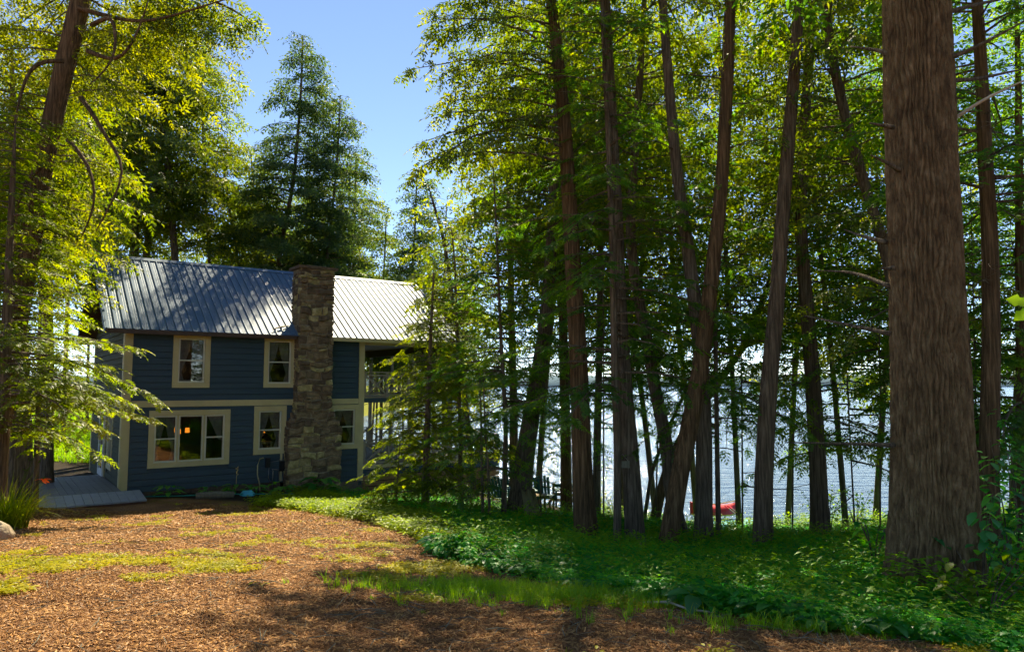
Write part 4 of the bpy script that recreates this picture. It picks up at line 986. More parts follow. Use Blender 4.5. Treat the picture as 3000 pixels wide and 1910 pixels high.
# understorey hemlocks whose feathery low boughs screen the lake
und = [(1418, 18, 2.4, 7, 1.8, 'young hemlock reaching between the brown trunk and the slim dark stem'),
       (1538, 19.5, 3.0, 8, 1.9, 'young hemlock between the hanging board trunk and the strongly leaning trunk'), (1742, 18, 2.0, 8.0, 1.9, 'young hemlock with bare lower twigs above the red canoe'),
       (1858, 18.5, 2.6, 8, 1.9, 'young hemlock between the two trunks right of the canoe'), (2005, 17.5, 1.2, 8, 2.0, 'young hemlock drooping over the water left of the huge pine'), (2062, 15.5, 3.4, 8.5, 1.9, 'young hemlock tucked against the left side of the huge pine'),
       (2290, 14.5, 1.6, 8, 1.8, 'young hemlock squeezed between the huge pine and the dark trunk')]
for i, (u, Y, z0, zt, L, lab) in enumerate(und):
    b0 = sY(u, 1100, Y); g0 = gz(b0[0], b0[1]); x = b0[0]; le = rnd.uniform(-.05, .05)
    ct('hemlock_tree', lab, 'tree', 'young hemlocks under the cedars', None, 5, 2, Y, zt, bark='bark_dark', sides=7, flare=.1, nseg=20, twigs=12, tz=(z0 - 1.5, z0 + 2), world_pts=[(x, Y, g0), (x + le * 3, Y, g0 + 3), (x + le * 6, Y, zt - .5)], seed=140 + i,
       crown=dict(z0=z0, z1=zt, L=cone(L * 1.15, .5, .35), per_m=7.5, fs=.27, lod=1, dens=1.1, **{**HEM, 'droop': .42, 'hang': .35}))
# ---- hemlocks between the house and the chairs
H1 = ct('hemlock_tree', 'bright hemlock covering the right end of the porch, trunk on its dark lower half', 'tree', None,
   [(1000, 1168), (1003, 1050), (1010, 850), (1020, 640)], 22, 4, 19.5, 6.4, bark='bark_dark', sides=12, flare=.3, seed=61,
   crown=[dict(z0=.2, z1=6.4, L=cone(1.65, .3, .5), per_m=20, fs=.26, lod=2, dens=1.25, **{**HEM, 'mat': 'sunny'})])
H2 = ct('hemlock_tree', 'tall feathery young hemlock against the blue gap, right of the roof end', 'tree', None,
   [(1184, 1208), (1190, 1000), (1178, 800), (1170, 600), (1160, 395)], 15, 3, 18, 8.4, bark='bark_dark', sides=10, flare=.2, seed=62,
   crown=[dict(z0=2.2, z1=8.4, L=cone(2.3, .3, .6), per_m=12, fs=.28, lod=2, **HEM)])
H3 = ct('hemlock_tree', 'yellow green hemlock arching over the right end of the metal roof', 'tree', None,
   [(1085, 1180), (1082, 1000), (1075, 800), (1070, 620), (1062, 540)], 14, 3, 20.5, 7.6, bark='bark_dark', sides=10, flare=.2, seed=63,
   crown=[dict(z0=1.0, z1=7.6, L=cone(1.95, .4, .5), per_m=13, fs=.28, lod=2, **{**HEM, 'mat': 'sunny'})])
ct('hemlock_tree', 'thin double stemmed sapling left of the green chairs, left stem', 'tree', None, [(1136, 1205), (1133, 1100), (1132, 1000), (1128, 900)], 9, 3, 17.5, 4, bark='bark_dark', sides=8, seed=64,
   crown=dict(z0=.4, z1=4, L=cone(1.3), per_m=9, fs=.25, lod=1, **HEM))
ct('hemlock_tree', 'thin double stemmed sapling left of the green chairs, right stem', 'tree', None, [(1152, 1210), (1148, 1100), (1140, 1000), (1138, 930)], 9, 3, 17, 3.6, bark='bark_dark', sides=8, seed=65,
   crown=dict(z0=.8, z1=3.6, L=cone(1.2), per_m=8, fs=.25, lod=1, **HEM))
ct('hemlock_sapling', 'small feathery sapling in front of the farther green chair', 'tree', None, [(1272, 1220), (1272, 1150), (1275, 1050)], 5, 2, 17.5, 1.9, bark='bark_dark', sides=6, seed=66,
   crown=dict(z0=-.3, z1=1.9, L=cone(.9), per_m=9, fs=.22, lod=1, **HEM))
ct('hemlock_sapling', 'low hemlock spreading in the shade at the porch skirt corner', 'tree', None, [(930, 1180), (935, 1120), (940, 1050)], 7, 2, 19.5, 2.3, bark='bark_dark', sides=6, seed=67,
   crown=dict(z0=-.3, z1=2.3, L=cone(1.3), per_m=12, fs=.25, lod=2, **{**HEM, 'mat': 'sunny'}))
# ---- left foreground hemlock and leaning cedar
SUNH = {**HEM, 'mat': 'sunny'}
HL1 = ct('hemlock_tree', 'bright yellow green hemlock at the left edge hiding the house corner', 'tree', None,
   [(0, 1135), (8, 1000), (14, 800), (22, 600), (30, 420)], 36, 12, 14.0, 8.5, bark='bark', sides=16, flare=.3, seed=71,
   crown=[dict(z0=2.0, z1=8.4, L=lambda h: 1.9 if h < .06 else (2.45 if h < .27 else (2.45 - (h - .27) * 9 if h < .41 else 1.15 - .4 * (h - .41))), per_m=15, fs=.27, lod=2, dens=1.1, **SUNH)])
ct('hemlock_tree', 'dense green hemlock between the left edge and the house side', 'tree', None,
   [(88, 1100), (90, 950), (94, 760), (98, 560)], 16, 5, 17.2, 8.6, bark='bark_dark', sides=10, flare=.2, seed=75,
   crown=[dict(z0=2.1, z1=8.5, L=lambda h: 1.15 - .5 * h, per_m=14, fs=.28, lod=1, dens=1.2, **SUNH)])
ct('hemlock_tree', 'shaded hemlock mass at the very left edge of the photo', 'tree', None,
   [(-30, 1100), (-28, 900), (-25, 560)], 20, 6, 15.5, 9, bark='bark_dark', sides=10, flare=.2, seed=76,
   crown=[dict(z0=2.0, z1=9, L=lambda h: 2.3 - .9 * h, per_m=12, fs=.30, lod=1, dens=1.2, **SUNH)])
LC = ct('cedar_tree', 'leaning red barked cedar with snaking bare limbs in the upper left corner', 'tree', None,
   [(-28, 1160), (20, 900), (65, 620), (95, 420), (122, 290), (158, 130), (192, 0)], 44, 44, 16.0, 18, bark='bark_red', sides=26, flare=.2, twigs=10, tz=(4, 10), seed=72, twl=(.8, 2.6),
   crown=[dict(z0=6.5, z1=17.5, L=(lambda h: 1.35 + 2.4 * h if h < .8 else 2.6), per_m=10, fs=.34, lod=1, dens=1.1, skip=lambda a, z: 3.55 < a < 5.7, **{**CED, 'mat': 'gold'})])
for a in ([(190, 230, 15.6), (235, 290, 15.3), (262, 355, 15.1), (300, 372, 14.9), (287, 440, 14.7), (255, 490, 14.6), (225, 545, 14.5)], [(160, 330, 15.6), (205, 380, 15.2), (225, 440, 14.9), (222, 500, 14.7), (190, 560, 14.6)],
          [(215, 60, 15.7), (268, 30, 15.4), (275, 130, 15.2), (240, 180, 15.0), (210, 200, 14.9)], [(150, 145, 15.5), (90, 140, 15.2), (60, 180, 15.0), (30, 300, 14.9)], [(185, 20, 15.8), (330, 60, 15.7), (450, 25, 15.6), (560, -10, 15.6)], [(380, -30, 16.2), (470, -8, 16.2), (545, 20, 16.2), (598, 58, 16.2)],
          [(110, 380, 15.5), (60, 420, 15.3), (40, 500, 15.1), (30, 620, 15.0)], [(205, 120, 15.7), (280, 150, 15.4), (320, 90, 15.4), (350, 0, 15.4)]):
    limb(LC, [sY(*q) for q in a], .055, .012, 'bark_red')
# hanging spray in the sky at the top left
def loose_sprays(parent, a, b, n, L, mat, fs=.34, lod=1, seed=0, hang=.9):
    g = np.random.default_rng(seed); o = np.array(parent.location); a = np.array(a) - o; b = np.array(b) - o
    f = g.uniform(0, 1, n)[:, None]; O = a + (b - a) * f + np.clip(g.normal(size=(n, 3)), -1.3, 1.3) * L * np.array([1, 1, .8]) - np.array([0, 0, 1]) * np.abs(g.normal(size=(n, 1))) * L
    X = unit((b - a) / np.linalg.norm(b - a) + g.normal(size=(n, 3)) * .7 - np.array([0, 0, hang])); Z = unit(g.normal(size=(n, 3)) + np.array([0, 0, .6]))
    me = fronds_to_mesh('hanging_sprays', O, X, Z, fs * g.uniform(.6, 1.3, n), g.uniform(0, 1, n), lod, M[mat]); TRIS[0] += len(me.polygons); o_ = link('hanging_sprays', me, parent); o_['kind'] = 'stuff'
loose_sprays(LC, sY(330, 10, 16.2), sY(585, 40, 16.2), 420, .30, 'cedar', .34, 1, 5)
loose_sprays(LC, sY(250, 60, 16.6), sY(500, -30, 16.6), 700, .6, 'gold', .36, 1, 6)
loose_sprays(LC, sY(-20, 60, 18.5), sY(330, 60, 18.2), 1500, 1.2, 'gold', .38, 1, 7, .6)
loose_sprays(LC, sY(-60, 420, 18.0), sY(130, 430, 18.2), 1100, .8, 'gold', .38, 1, 8, .6)
ct('cedar_tree', 'massive double trunk at the left edge behind the daylilies', 'tree', None, [(45, 1105), (45, 1000), (40, 850), (35, 700)], 66, 40, 18.5, 13, bark='bark_dark', sides=20, flare=.4, seed=73,
   crown=dict(z0=5.5, z1=12.8, L=column(3), per_m=9, fs=.45, lod=0, **CED))
ct('cedar_tree', 'smaller dark trunk between the double trunk and the house side', 'tree', None, [(110, 1082), (112, 1000), (114, 900), (112, 700)], 34, 22, 22, 14, bark='bark_dark', sides=16, flare=.4, seed=74,
   crown=dict(z0=5, z1=13.8, L=column(2.6), per_m=9, fs=.48, lod=0, **CED))
# ---- the wood behind the house: individually placed trees
bw = [('tall peaked cedar left of the blue sky gap, highest point of the wood', [(650, 640), (672, 520), (690, 440), (702, 300), (710, 180), (712, 85)], 17, 4, 33, None, 3.0, 3.4),
      ('second peaked cedar, lower and right of the highest one', [(765, 640), (778, 520), (790, 420), (797, 320), (800, 225)], 13, 3, 34, None, 3.2, 3.0),
      ('small peaked cedar standing alone in the right of the sky gap', [(968, 680), (972, 600), (978, 500), (980, 410)], 12, 3, 36, None, 2.8, 2.4),
      ('leaning trunk of the pair forming a narrow V above the roof', [(340, 620), (358, 500), (378, 390), (385, 250), (388, 100), (390, 0)], 19, 12, 32, 22, 4.5, 3.3),
      ('right trunk of the narrow V above the roof', [(415, 640), (403, 500), (395, 380), (386, 280), (378, 100), (376, 0)], 19, 12, 31, 22, 5.0, 3.3),
      ('straight dark trunk left of the narrow V above the roof', [(320, 620), (318, 500), (320, 380), (325, 200), (325, 60)], 19, 12, 30.5, 20, 5.0, 3.0),
      ('slim trunk midway along the roof ridge', [(494, 650), (488, 540), (480, 420), (476, 250)], 10, 5, 33, 18, 3.6, 2.8),
      ('dark trunk tilting left over the ridge middle', [(565, 650), (552, 560), (535, 470), (520, 350)], 9, 5, 34, 15, 3.0, 2.8),
      ('thin trunk just left of the peaked cedar', [(603, 650), (600, 560), (596, 450), (590, 360)], 8, 4, 36, 12.5, 3.2, 2.6),
      ('trunk rising behind the chimney top', [(830, 650), (832, 560), (836, 460), (838, 370)], 9, 4, 38, 13, 3.0, 2.8),
      ('low bushy cedar left of the lone small peak', [(900, 680), (905, 600), (908, 520)], 9, 3, 38, 11, 2.2, 2.6),
      ('cedar at the left end of the ridge, half behind the bright hemlock', [(255, 640), (250, 500), (246, 350), (240, 150)], 16, 10, 29, 18, 3.5, 3.2),
      ('dark tree filling the gap right of the lone small peak', [(1045, 700), (1046, 600), (1050, 480)], 10, 3, 33, 11.5, 1.5, 2.6)]
for i, (lab, pts, w0, w1, Y, zt, z0, L) in enumerate(bw):
    p0 = sY(pts[0][0], pts[0][1], Y); g0 = gz(p0[0], p0[1]); k = (pts[0][0] - pts[1][0]) / max(1, (pts[0][1] - pts[1][1])) * -1
    low = sY(pts[0][0] - (pts[1][0] - pts[0][0]) * .8, 1000, Y); low[2] = g0
    W = [low] + [sY(p[0], p[1], Y) for p in pts]; ztop = W[-1][2] if zt is None else zt
    peak = zt is None
    ct('cedar_tree', lab, 'tree', 'trees in the wood behind the house', None, w0 * 1.15, w1, Y, ztop, bark='bark_dark', sides=10, flare=.2, nseg=30, twigs=16, tz=(z0 - .5, z0 + 7), world_pts=W, seed=80 + i, twl=(.8, 2.6),
       crown=dict(z0=z0 + (1.2 if i < 3 or i in (10, 12) else 4.6), z1=ztop, L=cone(L, .45, .6) if peak else column(L, .5), per_m=13 if i < 3 else 7.5, fs=.48 if i < 3 else .52, lod=0, dens=1.8 if i < 3 else 1.0, **({**CED, 'mat': 'cedar_dark'} if i < 3 or i == 12 else CED)))
# ---- fillers: copies of a few trees spread through the far wood
def copy_tree(o, loc, rz, sc, label, group):
    c = o.copy(); COL.objects.link(c); c.location = loc; c.rotation_euler = (0, 0, rz); c.scale = (sc, sc, sc); c['label'] = label; c['group'] = group
    for ch in list(o.children):
        d = ch.copy(); COL.objects.link(d); d.parent = c
    return c
protos = [o for o in T if o.get('group') == 'trees in the wood behind the house'][6:13]
far = [(150, 38), (205, 44), (95, 33), (285, 46), (450, 46), (585, 44), (655, 50), (735, 45), (870, 46), (925, 50), (1020, 45), (1090, 40), (40, 38), (-20, 42), (820, 38), (885, 41), (950, 42), (1005, 38), (1050, 41), (610, 40)]
for i, (u, Y) in enumerate(far):
    p = sY(u, 1000, Y); pr = protos[i % len(protos)]
    copy_tree(pr, (p[0], p[1], gz(p[0], p[1]) - .1), rnd.uniform(0, 6.28), rnd.uniform(.75, 1.0) if 550 < u < 1060 else rnd.uniform(.95, 1.25), 'green cedar far back in the wood behind the house', 'far trees of the wood behind the house')
edge_hem = [o for o in T if o['label'].startswith('reddish trunk cut off')][0]
# trees on the camera's side of the clearing, mirrored in the window panes
for i, (x, y) in enumerate([(-14, -10), (-7, -13), (0, -16), (7, -14), (14, -8), (22, 0), (-22, -4), (18, -16), (24, -5), (19, -10), (27, -12), (13, -13), (18, -3.5), (21, -2), (16, -5.5), (22, -7.5)]):
    copy_tree((protos[6], edge_hem)[i % 2], (x, y, gz(x, y) - .1), rnd.uniform(0, 6.28), rnd.uniform(.9, 1.1), 'cedar across the clearing, seen only mirrored in the window panes', 'trees mirrored in the window panes')
# ------------------------------------------------------------------ ground life (stuff): scattered with geometry nodes
def scatter(name, pts, yaw, scale, tilt, templates, label=None):
    """one object whose points carry instances of small template meshes"""
    col = bpy.data.collections.new(name + '_kinds')
    for k, me in enumerate(templates):
        o = bpy.data.objects.new(me.name, me); col.objects.link(o)
    pts = np.asarray(pts, np.float32); me = bpy.data.meshes.new(name); me.vertices.add(len(pts)); me.vertices.foreach_set('co', pts.ravel())
    rot = np.stack([tilt[:, 0], tilt[:, 1], yaw], 1).astype(np.float32)
    a = me.attributes.new('rot', 'FLOAT_VECTOR', 'POINT'); a.data.foreach_set('vector', rot.ravel())
    a = me.attributes.new('scl', 'FLOAT', 'POINT'); a.data.foreach_set('value', np.asarray(scale, np.float32))
    o = link(name, me); ng = bpy.data.node_groups.new(name, 'GeometryNodeTree')
    ng.interface.new_socket('Geometry', in_out='INPUT', socket_type='NodeSocketGeometry'); ng.interface.new_socket('Geometry', in_out='OUTPUT', socket_type='NodeSocketGeometry')
    n = ng.nodes; l = ng.links; gi = n.new('NodeGroupInput'); go = n.new('NodeGroupOutput'); ip = n.new('GeometryNodeInstanceOnPoints'); ci = n.new('GeometryNodeCollectionInfo')
    ci.inputs['Collection'].default_value = col; ci.inputs['Separate Children'].default_value = True; ci.inputs['Reset Children'].default_value = True
    ip.inputs['Pick Instance'].default_value = True
    ra = n.new('GeometryNodeInputNamedAttribute'); ra.data_type = 'FLOAT_VECTOR'; ra.inputs['Name'].default_value = 'rot'
    sa = n.new('GeometryNodeInputNamedAttribute'); sa.data_type = 'FLOAT'; sa.inputs['Name'].default_value = 'scl'
    l.new(gi.outputs[0], ip.inputs['Points']); l.new(ci.outputs[0], ip.inputs['Instance']); l.new(ra.outputs[0], ip.inputs['Rotation']); l.new(sa.outputs[0], ip.inputs['Scale']); l.new(ip.outputs[0], go.inputs[0])
    md = o.modifiers.new('scatter', 'NODES'); md.node_group = ng
    o['kind'] = 'stuff'
    if label: o['label'] = label
    return o
def leaf_poly(p, d, up, L, w, fold=.25, droop=.3, shape='lobed'):
    d = unit(np.array(d, float)); s = unit(np.cross(up, d)); n = np.cross(d, s)
    prof = {'lobed': [(0, 0), (.25, .75), (.45, .6), (.62, 1.0), (.8, .55), (1, 0)], 'oval': [(0, 0), (.2, .7), (.5, 1), (.8, .62), (1, 0)], 'lance': [(0, 0), (.3, .9), (.6, .8), (1, 0)]}[shape]
    V = []; T = []
    for x, y in prof: V.append(p + d * L * x - n * droop * L * x * x)
    k = len(V)
    for x, y in prof[1:-1]: V.append(p + d * L * x - n * (droop * L * x * x) + s * w * y + n * fold * w * y)
    for x, y in prof[1:-1]: V.append(p + d * L * x - n * (droop * L * x * x) - s * w * y + n * fold * w * y)
    m = len(prof) - 2
    for sd in (0, 1):
        o = k + sd * m; f = []
        f.append((0, 1, o)); 
        for i in range(m - 1): f.append((1 + i, 2 + i, o + i + 1)); f.append((1 + i, o + i + 1, o + i))
        f.append((m, m + 1, o + m - 1)); T += f if not sd else [q[::-1] for q in f]
    return V, T
class LB:
    def __init__(s): s.V = []; s.T = []; s.t = []
    def leaf(s, *a, tint=.5, **k):
        V, T = leaf_poly(*a, **k); b = len(s.V); s.V += V; s.T += [tuple(b + i for i in t) for t in T]; s.t += [tint] * len(V); return s
    def blade(s, p, az, L, w, arch, tint=.5, seg=4):
        hd = np.array([math.cos(az), math.sin(az), 0]); sd = np.array([-hd[1], hd[0], 0]); p = np.array(p, float); b = len(s.V)
        for i in range(seg + 1):
            f = i / seg; c = p + hd * L * arch * f ** 1.6 + np.array([0, 0, 1.]) * L * (f * (1 - arch * .35) - arch * .75 * f ** 2.4); ww = w * (1 - f ** 2) + .0005
            s.V += [c - sd * ww, c + sd * ww]; s.t += [tint + .2 * f] * 2
        for i in range(seg): a = b + 2 * i; s.T += [(a, a + 1, a + 3), (a, a + 3, a + 2)]
        return s
    def mesh(s, name, mat): return np_mesh(name, np.array(s.V), np.array(s.T), mat, np.array(s.t))
UP = np.array([0, 0, 1.])
g = np.random.default_rng(5)
# leafy ground cover
tm = []
for k in range(6):
    b = LB()
    for i in range(int(g.integers(8, 13))):
        a = g.uniform(0, 6.28); h = g.uniform(.05, .20); r = g.uniform(.0, .14); c = np.array([math.cos(a) * r, math.sin(a) * r, h]); tn = g.uniform(0, 1)
        if k % 2: 
            for j in (-.75, 0, .75): b.leaf(c, (math.cos(a + j), math.sin(a + j), g.uniform(-.1, .2)), UP, g.uniform(.040, .062), .015, shape='oval', tint=tn, droop=.25)
        else:
            b.leaf(c, (math.cos(a), math.sin(a), g.uniform(-.1, .15)), UP, g.uniform(.055, .09), g.uniform(.022, .034), shape='lobed', tint=tn)
    tm.append(b.mesh('leafy_plant', M['ground_leaf']))
b = LB()
for i in range(6):
    a = i * 1.05 + g.uniform(-.2, .2); b.leaf(np.array([math.cos(a) * .03, math.sin(a) * .03, .12]), (math.cos(a), math.sin(a), .35), UP, g.uniform(.13, .19), g.uniform(.04, .06), shape='oval', tint=g.uniform(0, 1), droop=.6)
tm.append(b.mesh('broad_plant', M['hosta']))
b = LB()
for i in range(16):
    a = g.uniform(0, 6.28); h = g.uniform(.1, .38); b.leaf(np.array([math.cos(a) * .03, math.sin(a) * .03, h]), (math.cos(a), math.sin(a), g.uniform(0, .5)), UP, g.uniform(.05, .09), .014, shape='lance', tint=g.uniform(.3, 1))
tm.append(b.mesh('upright_plant', M['grass']))
def rand_pts(n, x0, x1, y0, y1, keep):
    X = g.uniform(x0, x1, n); Y = g.uniform(y0, y1, n); k = keep(X, Y); X, Y = X[k], Y[k]; return np.stack([X, Y, ground_z(X, Y)], 1)
def cover_keep(X, Y):
    e = edge_side(X, Y) + .35 * vnoise(np.stack([X * 1.6, Y * 1.6, X * 0], -1), 31)
    d = shore_d(X, Y)
    inhouse = False
    P = np.stack([X - P0[0], Y - P0[1]], -1); t_ = P @ HD[:2]; n_ = -(P @ HN[:2])
    inside = (t_ > -2.4) & (t_ < 13.4) & (n_ > -.75) & (n_ < 9)
    dens = np.clip(1.3 - np.hypot(X, Y) / 26, .25, 1)
    path_ = (np.abs(Y - (19.2 - .35 * X)) < .5) & (X > -1.5) & (X < 6)
    patio = (X > -1.6) & (X < 2.2) & (Y > 21.3) & (Y < 28)
    bare = vnoise(np.stack([X * .9, Y * .9, X * 0 + 5], -1), 33) > .75
    inv = (np.abs(X) < Y * .80 + 1.5)
    return (e > 0) & (d < -.3) & ~inside & (g.uniform(0, 1, X.shape) < dens) & ~path_ & ~patio & ~bare & inv
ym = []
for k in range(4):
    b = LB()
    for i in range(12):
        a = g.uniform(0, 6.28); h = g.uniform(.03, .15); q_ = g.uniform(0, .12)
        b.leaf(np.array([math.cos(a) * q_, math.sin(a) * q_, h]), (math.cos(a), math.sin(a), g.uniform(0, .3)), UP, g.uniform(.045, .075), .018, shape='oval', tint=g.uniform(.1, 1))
    ym.append(b.mesh('sun_tinted_plant', M['cover_sunlit']))
def in_sun_strip(P):  # strip along the drive where the cover is coloured as sunlit
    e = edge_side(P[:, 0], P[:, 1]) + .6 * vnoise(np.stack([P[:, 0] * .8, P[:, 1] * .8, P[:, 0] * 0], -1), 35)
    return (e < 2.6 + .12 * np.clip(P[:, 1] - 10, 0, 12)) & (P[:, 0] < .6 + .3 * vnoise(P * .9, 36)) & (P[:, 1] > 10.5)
P = rand_pts(130000, -7, 18, 3.2, 26, cover_keep)
pl_ = in_sun_strip(P); Q_ = P[pl_]; P = P[~pl_]
n = len(Q_); scatter('sun_tinted_cover', Q_, g.uniform(0, 6.28, n), g.uniform(.8, 1.6, n), g.normal(size=(n, 2)) * .12, ym, 'low cover edging the driveway in front of the house, coloured yellow green as if sunlit')
n = len(P); scatter('ground_cover', P, g.uniform(0, 6.28, n), g.uniform(.6, 1.25, n) * (1.0 + .35 * vnoise(P * .9, 61)), g.normal(size=(n, 2)) * .12, tm, 'low leafy green ground cover under the lakeside trees')
# taller weeds at the shore edge, lit yellow green
tw = []
for k in range(3):
    b = LB()
    for i in range(26):
        a = g.uniform(0, 6.28); h = g.uniform(.08, .75); b.leaf(np.array([math.cos(a) * .05 * (1 + h), math.sin(a) * .05 * (1 + h), h]), (math.cos(a), math.sin(a), g.uniform(-.2, .5)), UP, g.uniform(.08, .15), .022, shape='lance', tint=g.uniform(.3, 1))
    tw.append(b.mesh('shore_weed', M['grass']))
P = rand_pts(7000, -4, 18, 15.5, 30, lambda X, Y: (shore_d(X, Y) < -.2) & (shore_d(X, Y) > -6.5) & ~((X > -1.8) & (X < 2.4) & (Y > 20.5)) & (g.uniform(0, 1, X.shape) < .6))
n = len(P); scatter('shore_weeds', P, g.uniform(0, 6.28, n), g.uniform(.5, 1.0, n), g.normal(size=(n, 2)) * .12, tw, 'taller yellow green weeds along the lake bank')
# mulch chips
tc_ = []
for k in range(7):
    L, w, h = g.uniform(.018, .05), g.uniform(.005, .012), g.uniform(.002, .006); j = lambda: g.uniform(-.003, .003)
    V = np.array([(-L / 2, -w / 2 + j(), 0), (L / 2 + j(), -w / 2, 0), (L / 2, w / 2 + j(), 0), (-L / 2 + j(), w / 2, 0), (-L / 2.2, -w / 3, h), (L / 2.3, -w / 3, h + j()), (L / 2.3, w / 3, h), (-L / 2.2, w / 3, h + j())])
    Tt = np.array([(0, 1, 5), (0, 5, 4), (1, 2, 6), (1, 6, 5), (2, 3, 7), (2, 7, 6), (3, 0, 4), (3, 4, 7), (4, 5, 6), (4, 6, 7)])
    tc_.append(np_mesh('wood_chip', V, Tt, M['chip'], np.full(8, k / 6.0)))
def gravel_keep(X, Y):
    bare = vnoise(np.stack([X * 1.7 + Y * .3, Y * .8, X * 0 + 9], -1), 51) > .42 + g.uniform(-.25, .25, X.shape)
    return ~(bare & (g.uniform(0, 1, X.shape) < .75)) & (edge_side(X, Y) < .3) & (np.abs(X) < Y * .78 + .6) & (g.uniform(0, 1, X.shape) < np.clip(6.5 / Y, .05, 1) ** 1.3) & ~((Y > 18.2) & (X < -8.6))
P = rand_pts(640000, -13, 5, 3.6, 19.5, gravel_keep); P[:, 2] += .018 * vnoise(P * np.array([2.2, 2.2, 0]), 3) + .008 * vnoise(P * np.array([9, 9, 0]), 4) + .004
n = len(P); scatter('wood_chip_mulch', P, g.uniform(0, 6.28, n), g.uniform(.35, 1.15, n) * np.clip(P[:, 1] / 8, 1, 2), g.normal(size=(n, 2)) * .35, tc_, 'reddish brown wood chips covering the driveway')
tt_ = []
for k in range(4):
    b = MB(); L = g.uniform(.05, .16); b.tube([(-L, 0, .004), (0, g.uniform(-.02, .02), .012), (L, g.uniform(-.03, .03), .005)], [.0025, .003, .001], 4, False); tt_.append(b.mesh('twig', M['old_wood']))
P = rand_pts(3200, -9, 5, 3.6, 16, lambda X, Y: (edge_side(X, Y) < .6) & (np.abs(X) < Y * .78 + .6)); n = len(P); P[:, 2] += .02
scatter('fallen_twigs', P, g.uniform(0, 6.28, n), g.uniform(.5, 1.3, n), g.normal(size=(n, 2)) * .1, tt_, 'small fallen twigs strewn over the mulch')
# yellow green tufts in the mulch and the taller grass patch
def tuft(nb, L, w, mat, spread=.04, arch=(.2, .8), leaves=0):
    b = LB()
    for i in range(nb):
        a = g.uniform(0, 6.28); r = g.uniform(0, spread); b.blade((math.cos(a) * r, math.sin(a) * r, 0), g.uniform(0, 6.28), L * g.uniform(.5, 1.1), w, g.uniform(*arch), g.uniform(.1, .8), 3)
    for i in range(leaves):
        a = g.uniform(0, 6.28); r = g.uniform(.01, spread); b.leaf(np.array([math.cos(a) * r, math.sin(a) * r, g.uniform(.01, .03)]), (math.cos(a), math.sin(a), .2), UP, g.uniform(.02, .035), .009, shape='oval', tint=g.uniform(.2, .9))
    return b.mesh('grass_tuft', M[mat])
tg = [tuft(7, .05, .0022, 'moss_grass', .05, leaves=7), tuft(4, .04, .002, 'moss_grass', .05, leaves=10), tuft(9, .07, .002, 'moss_grass', .04, leaves=3)]
def moss_keep(X, Y):
    m = moss_f(X, Y) + .22 * vnoise(np.stack([X * 5, Y * 5, X * 0], -1), 41)
    return (edge_side(X, Y) < .6) & (m > .29) & (np.abs(X) < Y * .78 + .6) & (g.uniform(0, 1, X.shape) < np.clip(8 / Y, .2, 1)) & ~((Y > 18) & (X < -9))
P = rand_pts(110000, -13, 5, 3.6, 19.5, moss_keep); n = len(P)
scatter('yellow_grass', P, g.uniform(0, 6.28, n), g.uniform(.6, 1.5, n), g.normal(size=(n, 2)) * .15, tg, 'short yellow green grass and moss scattered over the mulch')
tp = [tuft(16, .16, .0022, 'grass', .06, (.15, .7)), tuft(14, .22, .0025, 'grass', .05, (.15, .6)), tuft(20, .11, .002, 'grass', .07, (.2, .8))]
def patch_keep(X, Y):
    f = np.exp(-((X - .55) ** 2 / .9 + (Y - 6.75) ** 2 / .22)) + .9 * np.exp(-((X + .1) ** 2 / .5 + (Y - 7.15) ** 2 / .12)) + .35 * np.exp(-((X - 2.0) ** 2 / .5 + (Y - 5.6) ** 2 / .06)) + .4 * np.exp(-((X + 1.0) ** 2 / .3 + (Y - 6.9) ** 2 / .06))
    return g.uniform(0, 1, X.shape) < f * 1.1
P = rand_pts(9000, -2.5, 3.2, 5.0, 8.4, patch_keep); n = len(P)
scatter('grass_patch', P, g.uniform(0, 6.28, n), g.uniform(.5, 1.15, n), g.normal(size=(n, 2)) * .12, tp, 'patch of fine green grass between mulch and ground cover')
# meadow beyond the house on the left
P = rand_pts(9000, -40, -13, 29, 60, lambda X, Y: X < -Y * .42); n = len(P)
scatter('meadow_grass', P, g.uniform(0, 6.28, n), g.uniform(2.5, 5, n), g.normal(size=(n, 2)) * .12, tp, 'sunlit grass far back on the left')

# ------------------------------------------------------------------ single plants and small things
def G(x, y, dz=0): return np.array([x, y, gz(x, y) + dz])
def daylily(x, y, n, R, label, flower=True):
    t = empty('daylily', G(x, y), label, 'flower'); q = np.random.default_rng(int(abs(x * 100)))
    b = LB()
    for i in range(n):
        a = q.uniform(0, 6.28); r = q.uniform(0, .22) * R; b.blade((math.cos(a) * r, math.sin(a) * r, 0), a + q.normal() * .5, q.uniform(.7, 1.15) * R, q.uniform(.006, .011), q.uniform(.25, .85), q.uniform(.3, 1.0), 7)
    o = link('leaves', b.mesh('leaves', M['sunny']), t); o['kind'] = 'stuff'
    for k in range(6):
        a = q.uniform(-.9, 1.2); h = q.uniform(.75, 1.05) * R; top = np.array([math.cos(a) * .35 * R, math.sin(a) * .12, h]); 
        if k == 0: top = np.array([.46 * R, -.1, .66 * R])
        m = MB(); m.tube([(0, 0, .1), top * .6 + np.array([0, 0, .08]), top], [.005, .004, .003], 5, False)
        for j in range(4):
            d = unit(np.array([q.normal() * .5 + math.cos(a) * .6, q.normal() * .5, .8])); m.tube([top, top + d * .05, top + d * .09], [.004, .009, .001], 5, False)
        m.build('stem', M['sunny'], t, True)
        if k == 0 and flower:
            fl = LB()
            for j in range(6):
                aa = j * math.pi / 3; fl.leaf(top + np.array([.02, 0, .01]), (math.cos(aa) * .8 + .5, math.sin(aa), .35 * math.sin(aa * 2) + .1), np.array([-.7, 0, .7]), .13, .022, shape='oval', tint=.6, droop=.5)
            link('flower', fl.mesh('flower', M['orange_petal']), t)
    return t
pl = sY(22, 1215, 12.8)
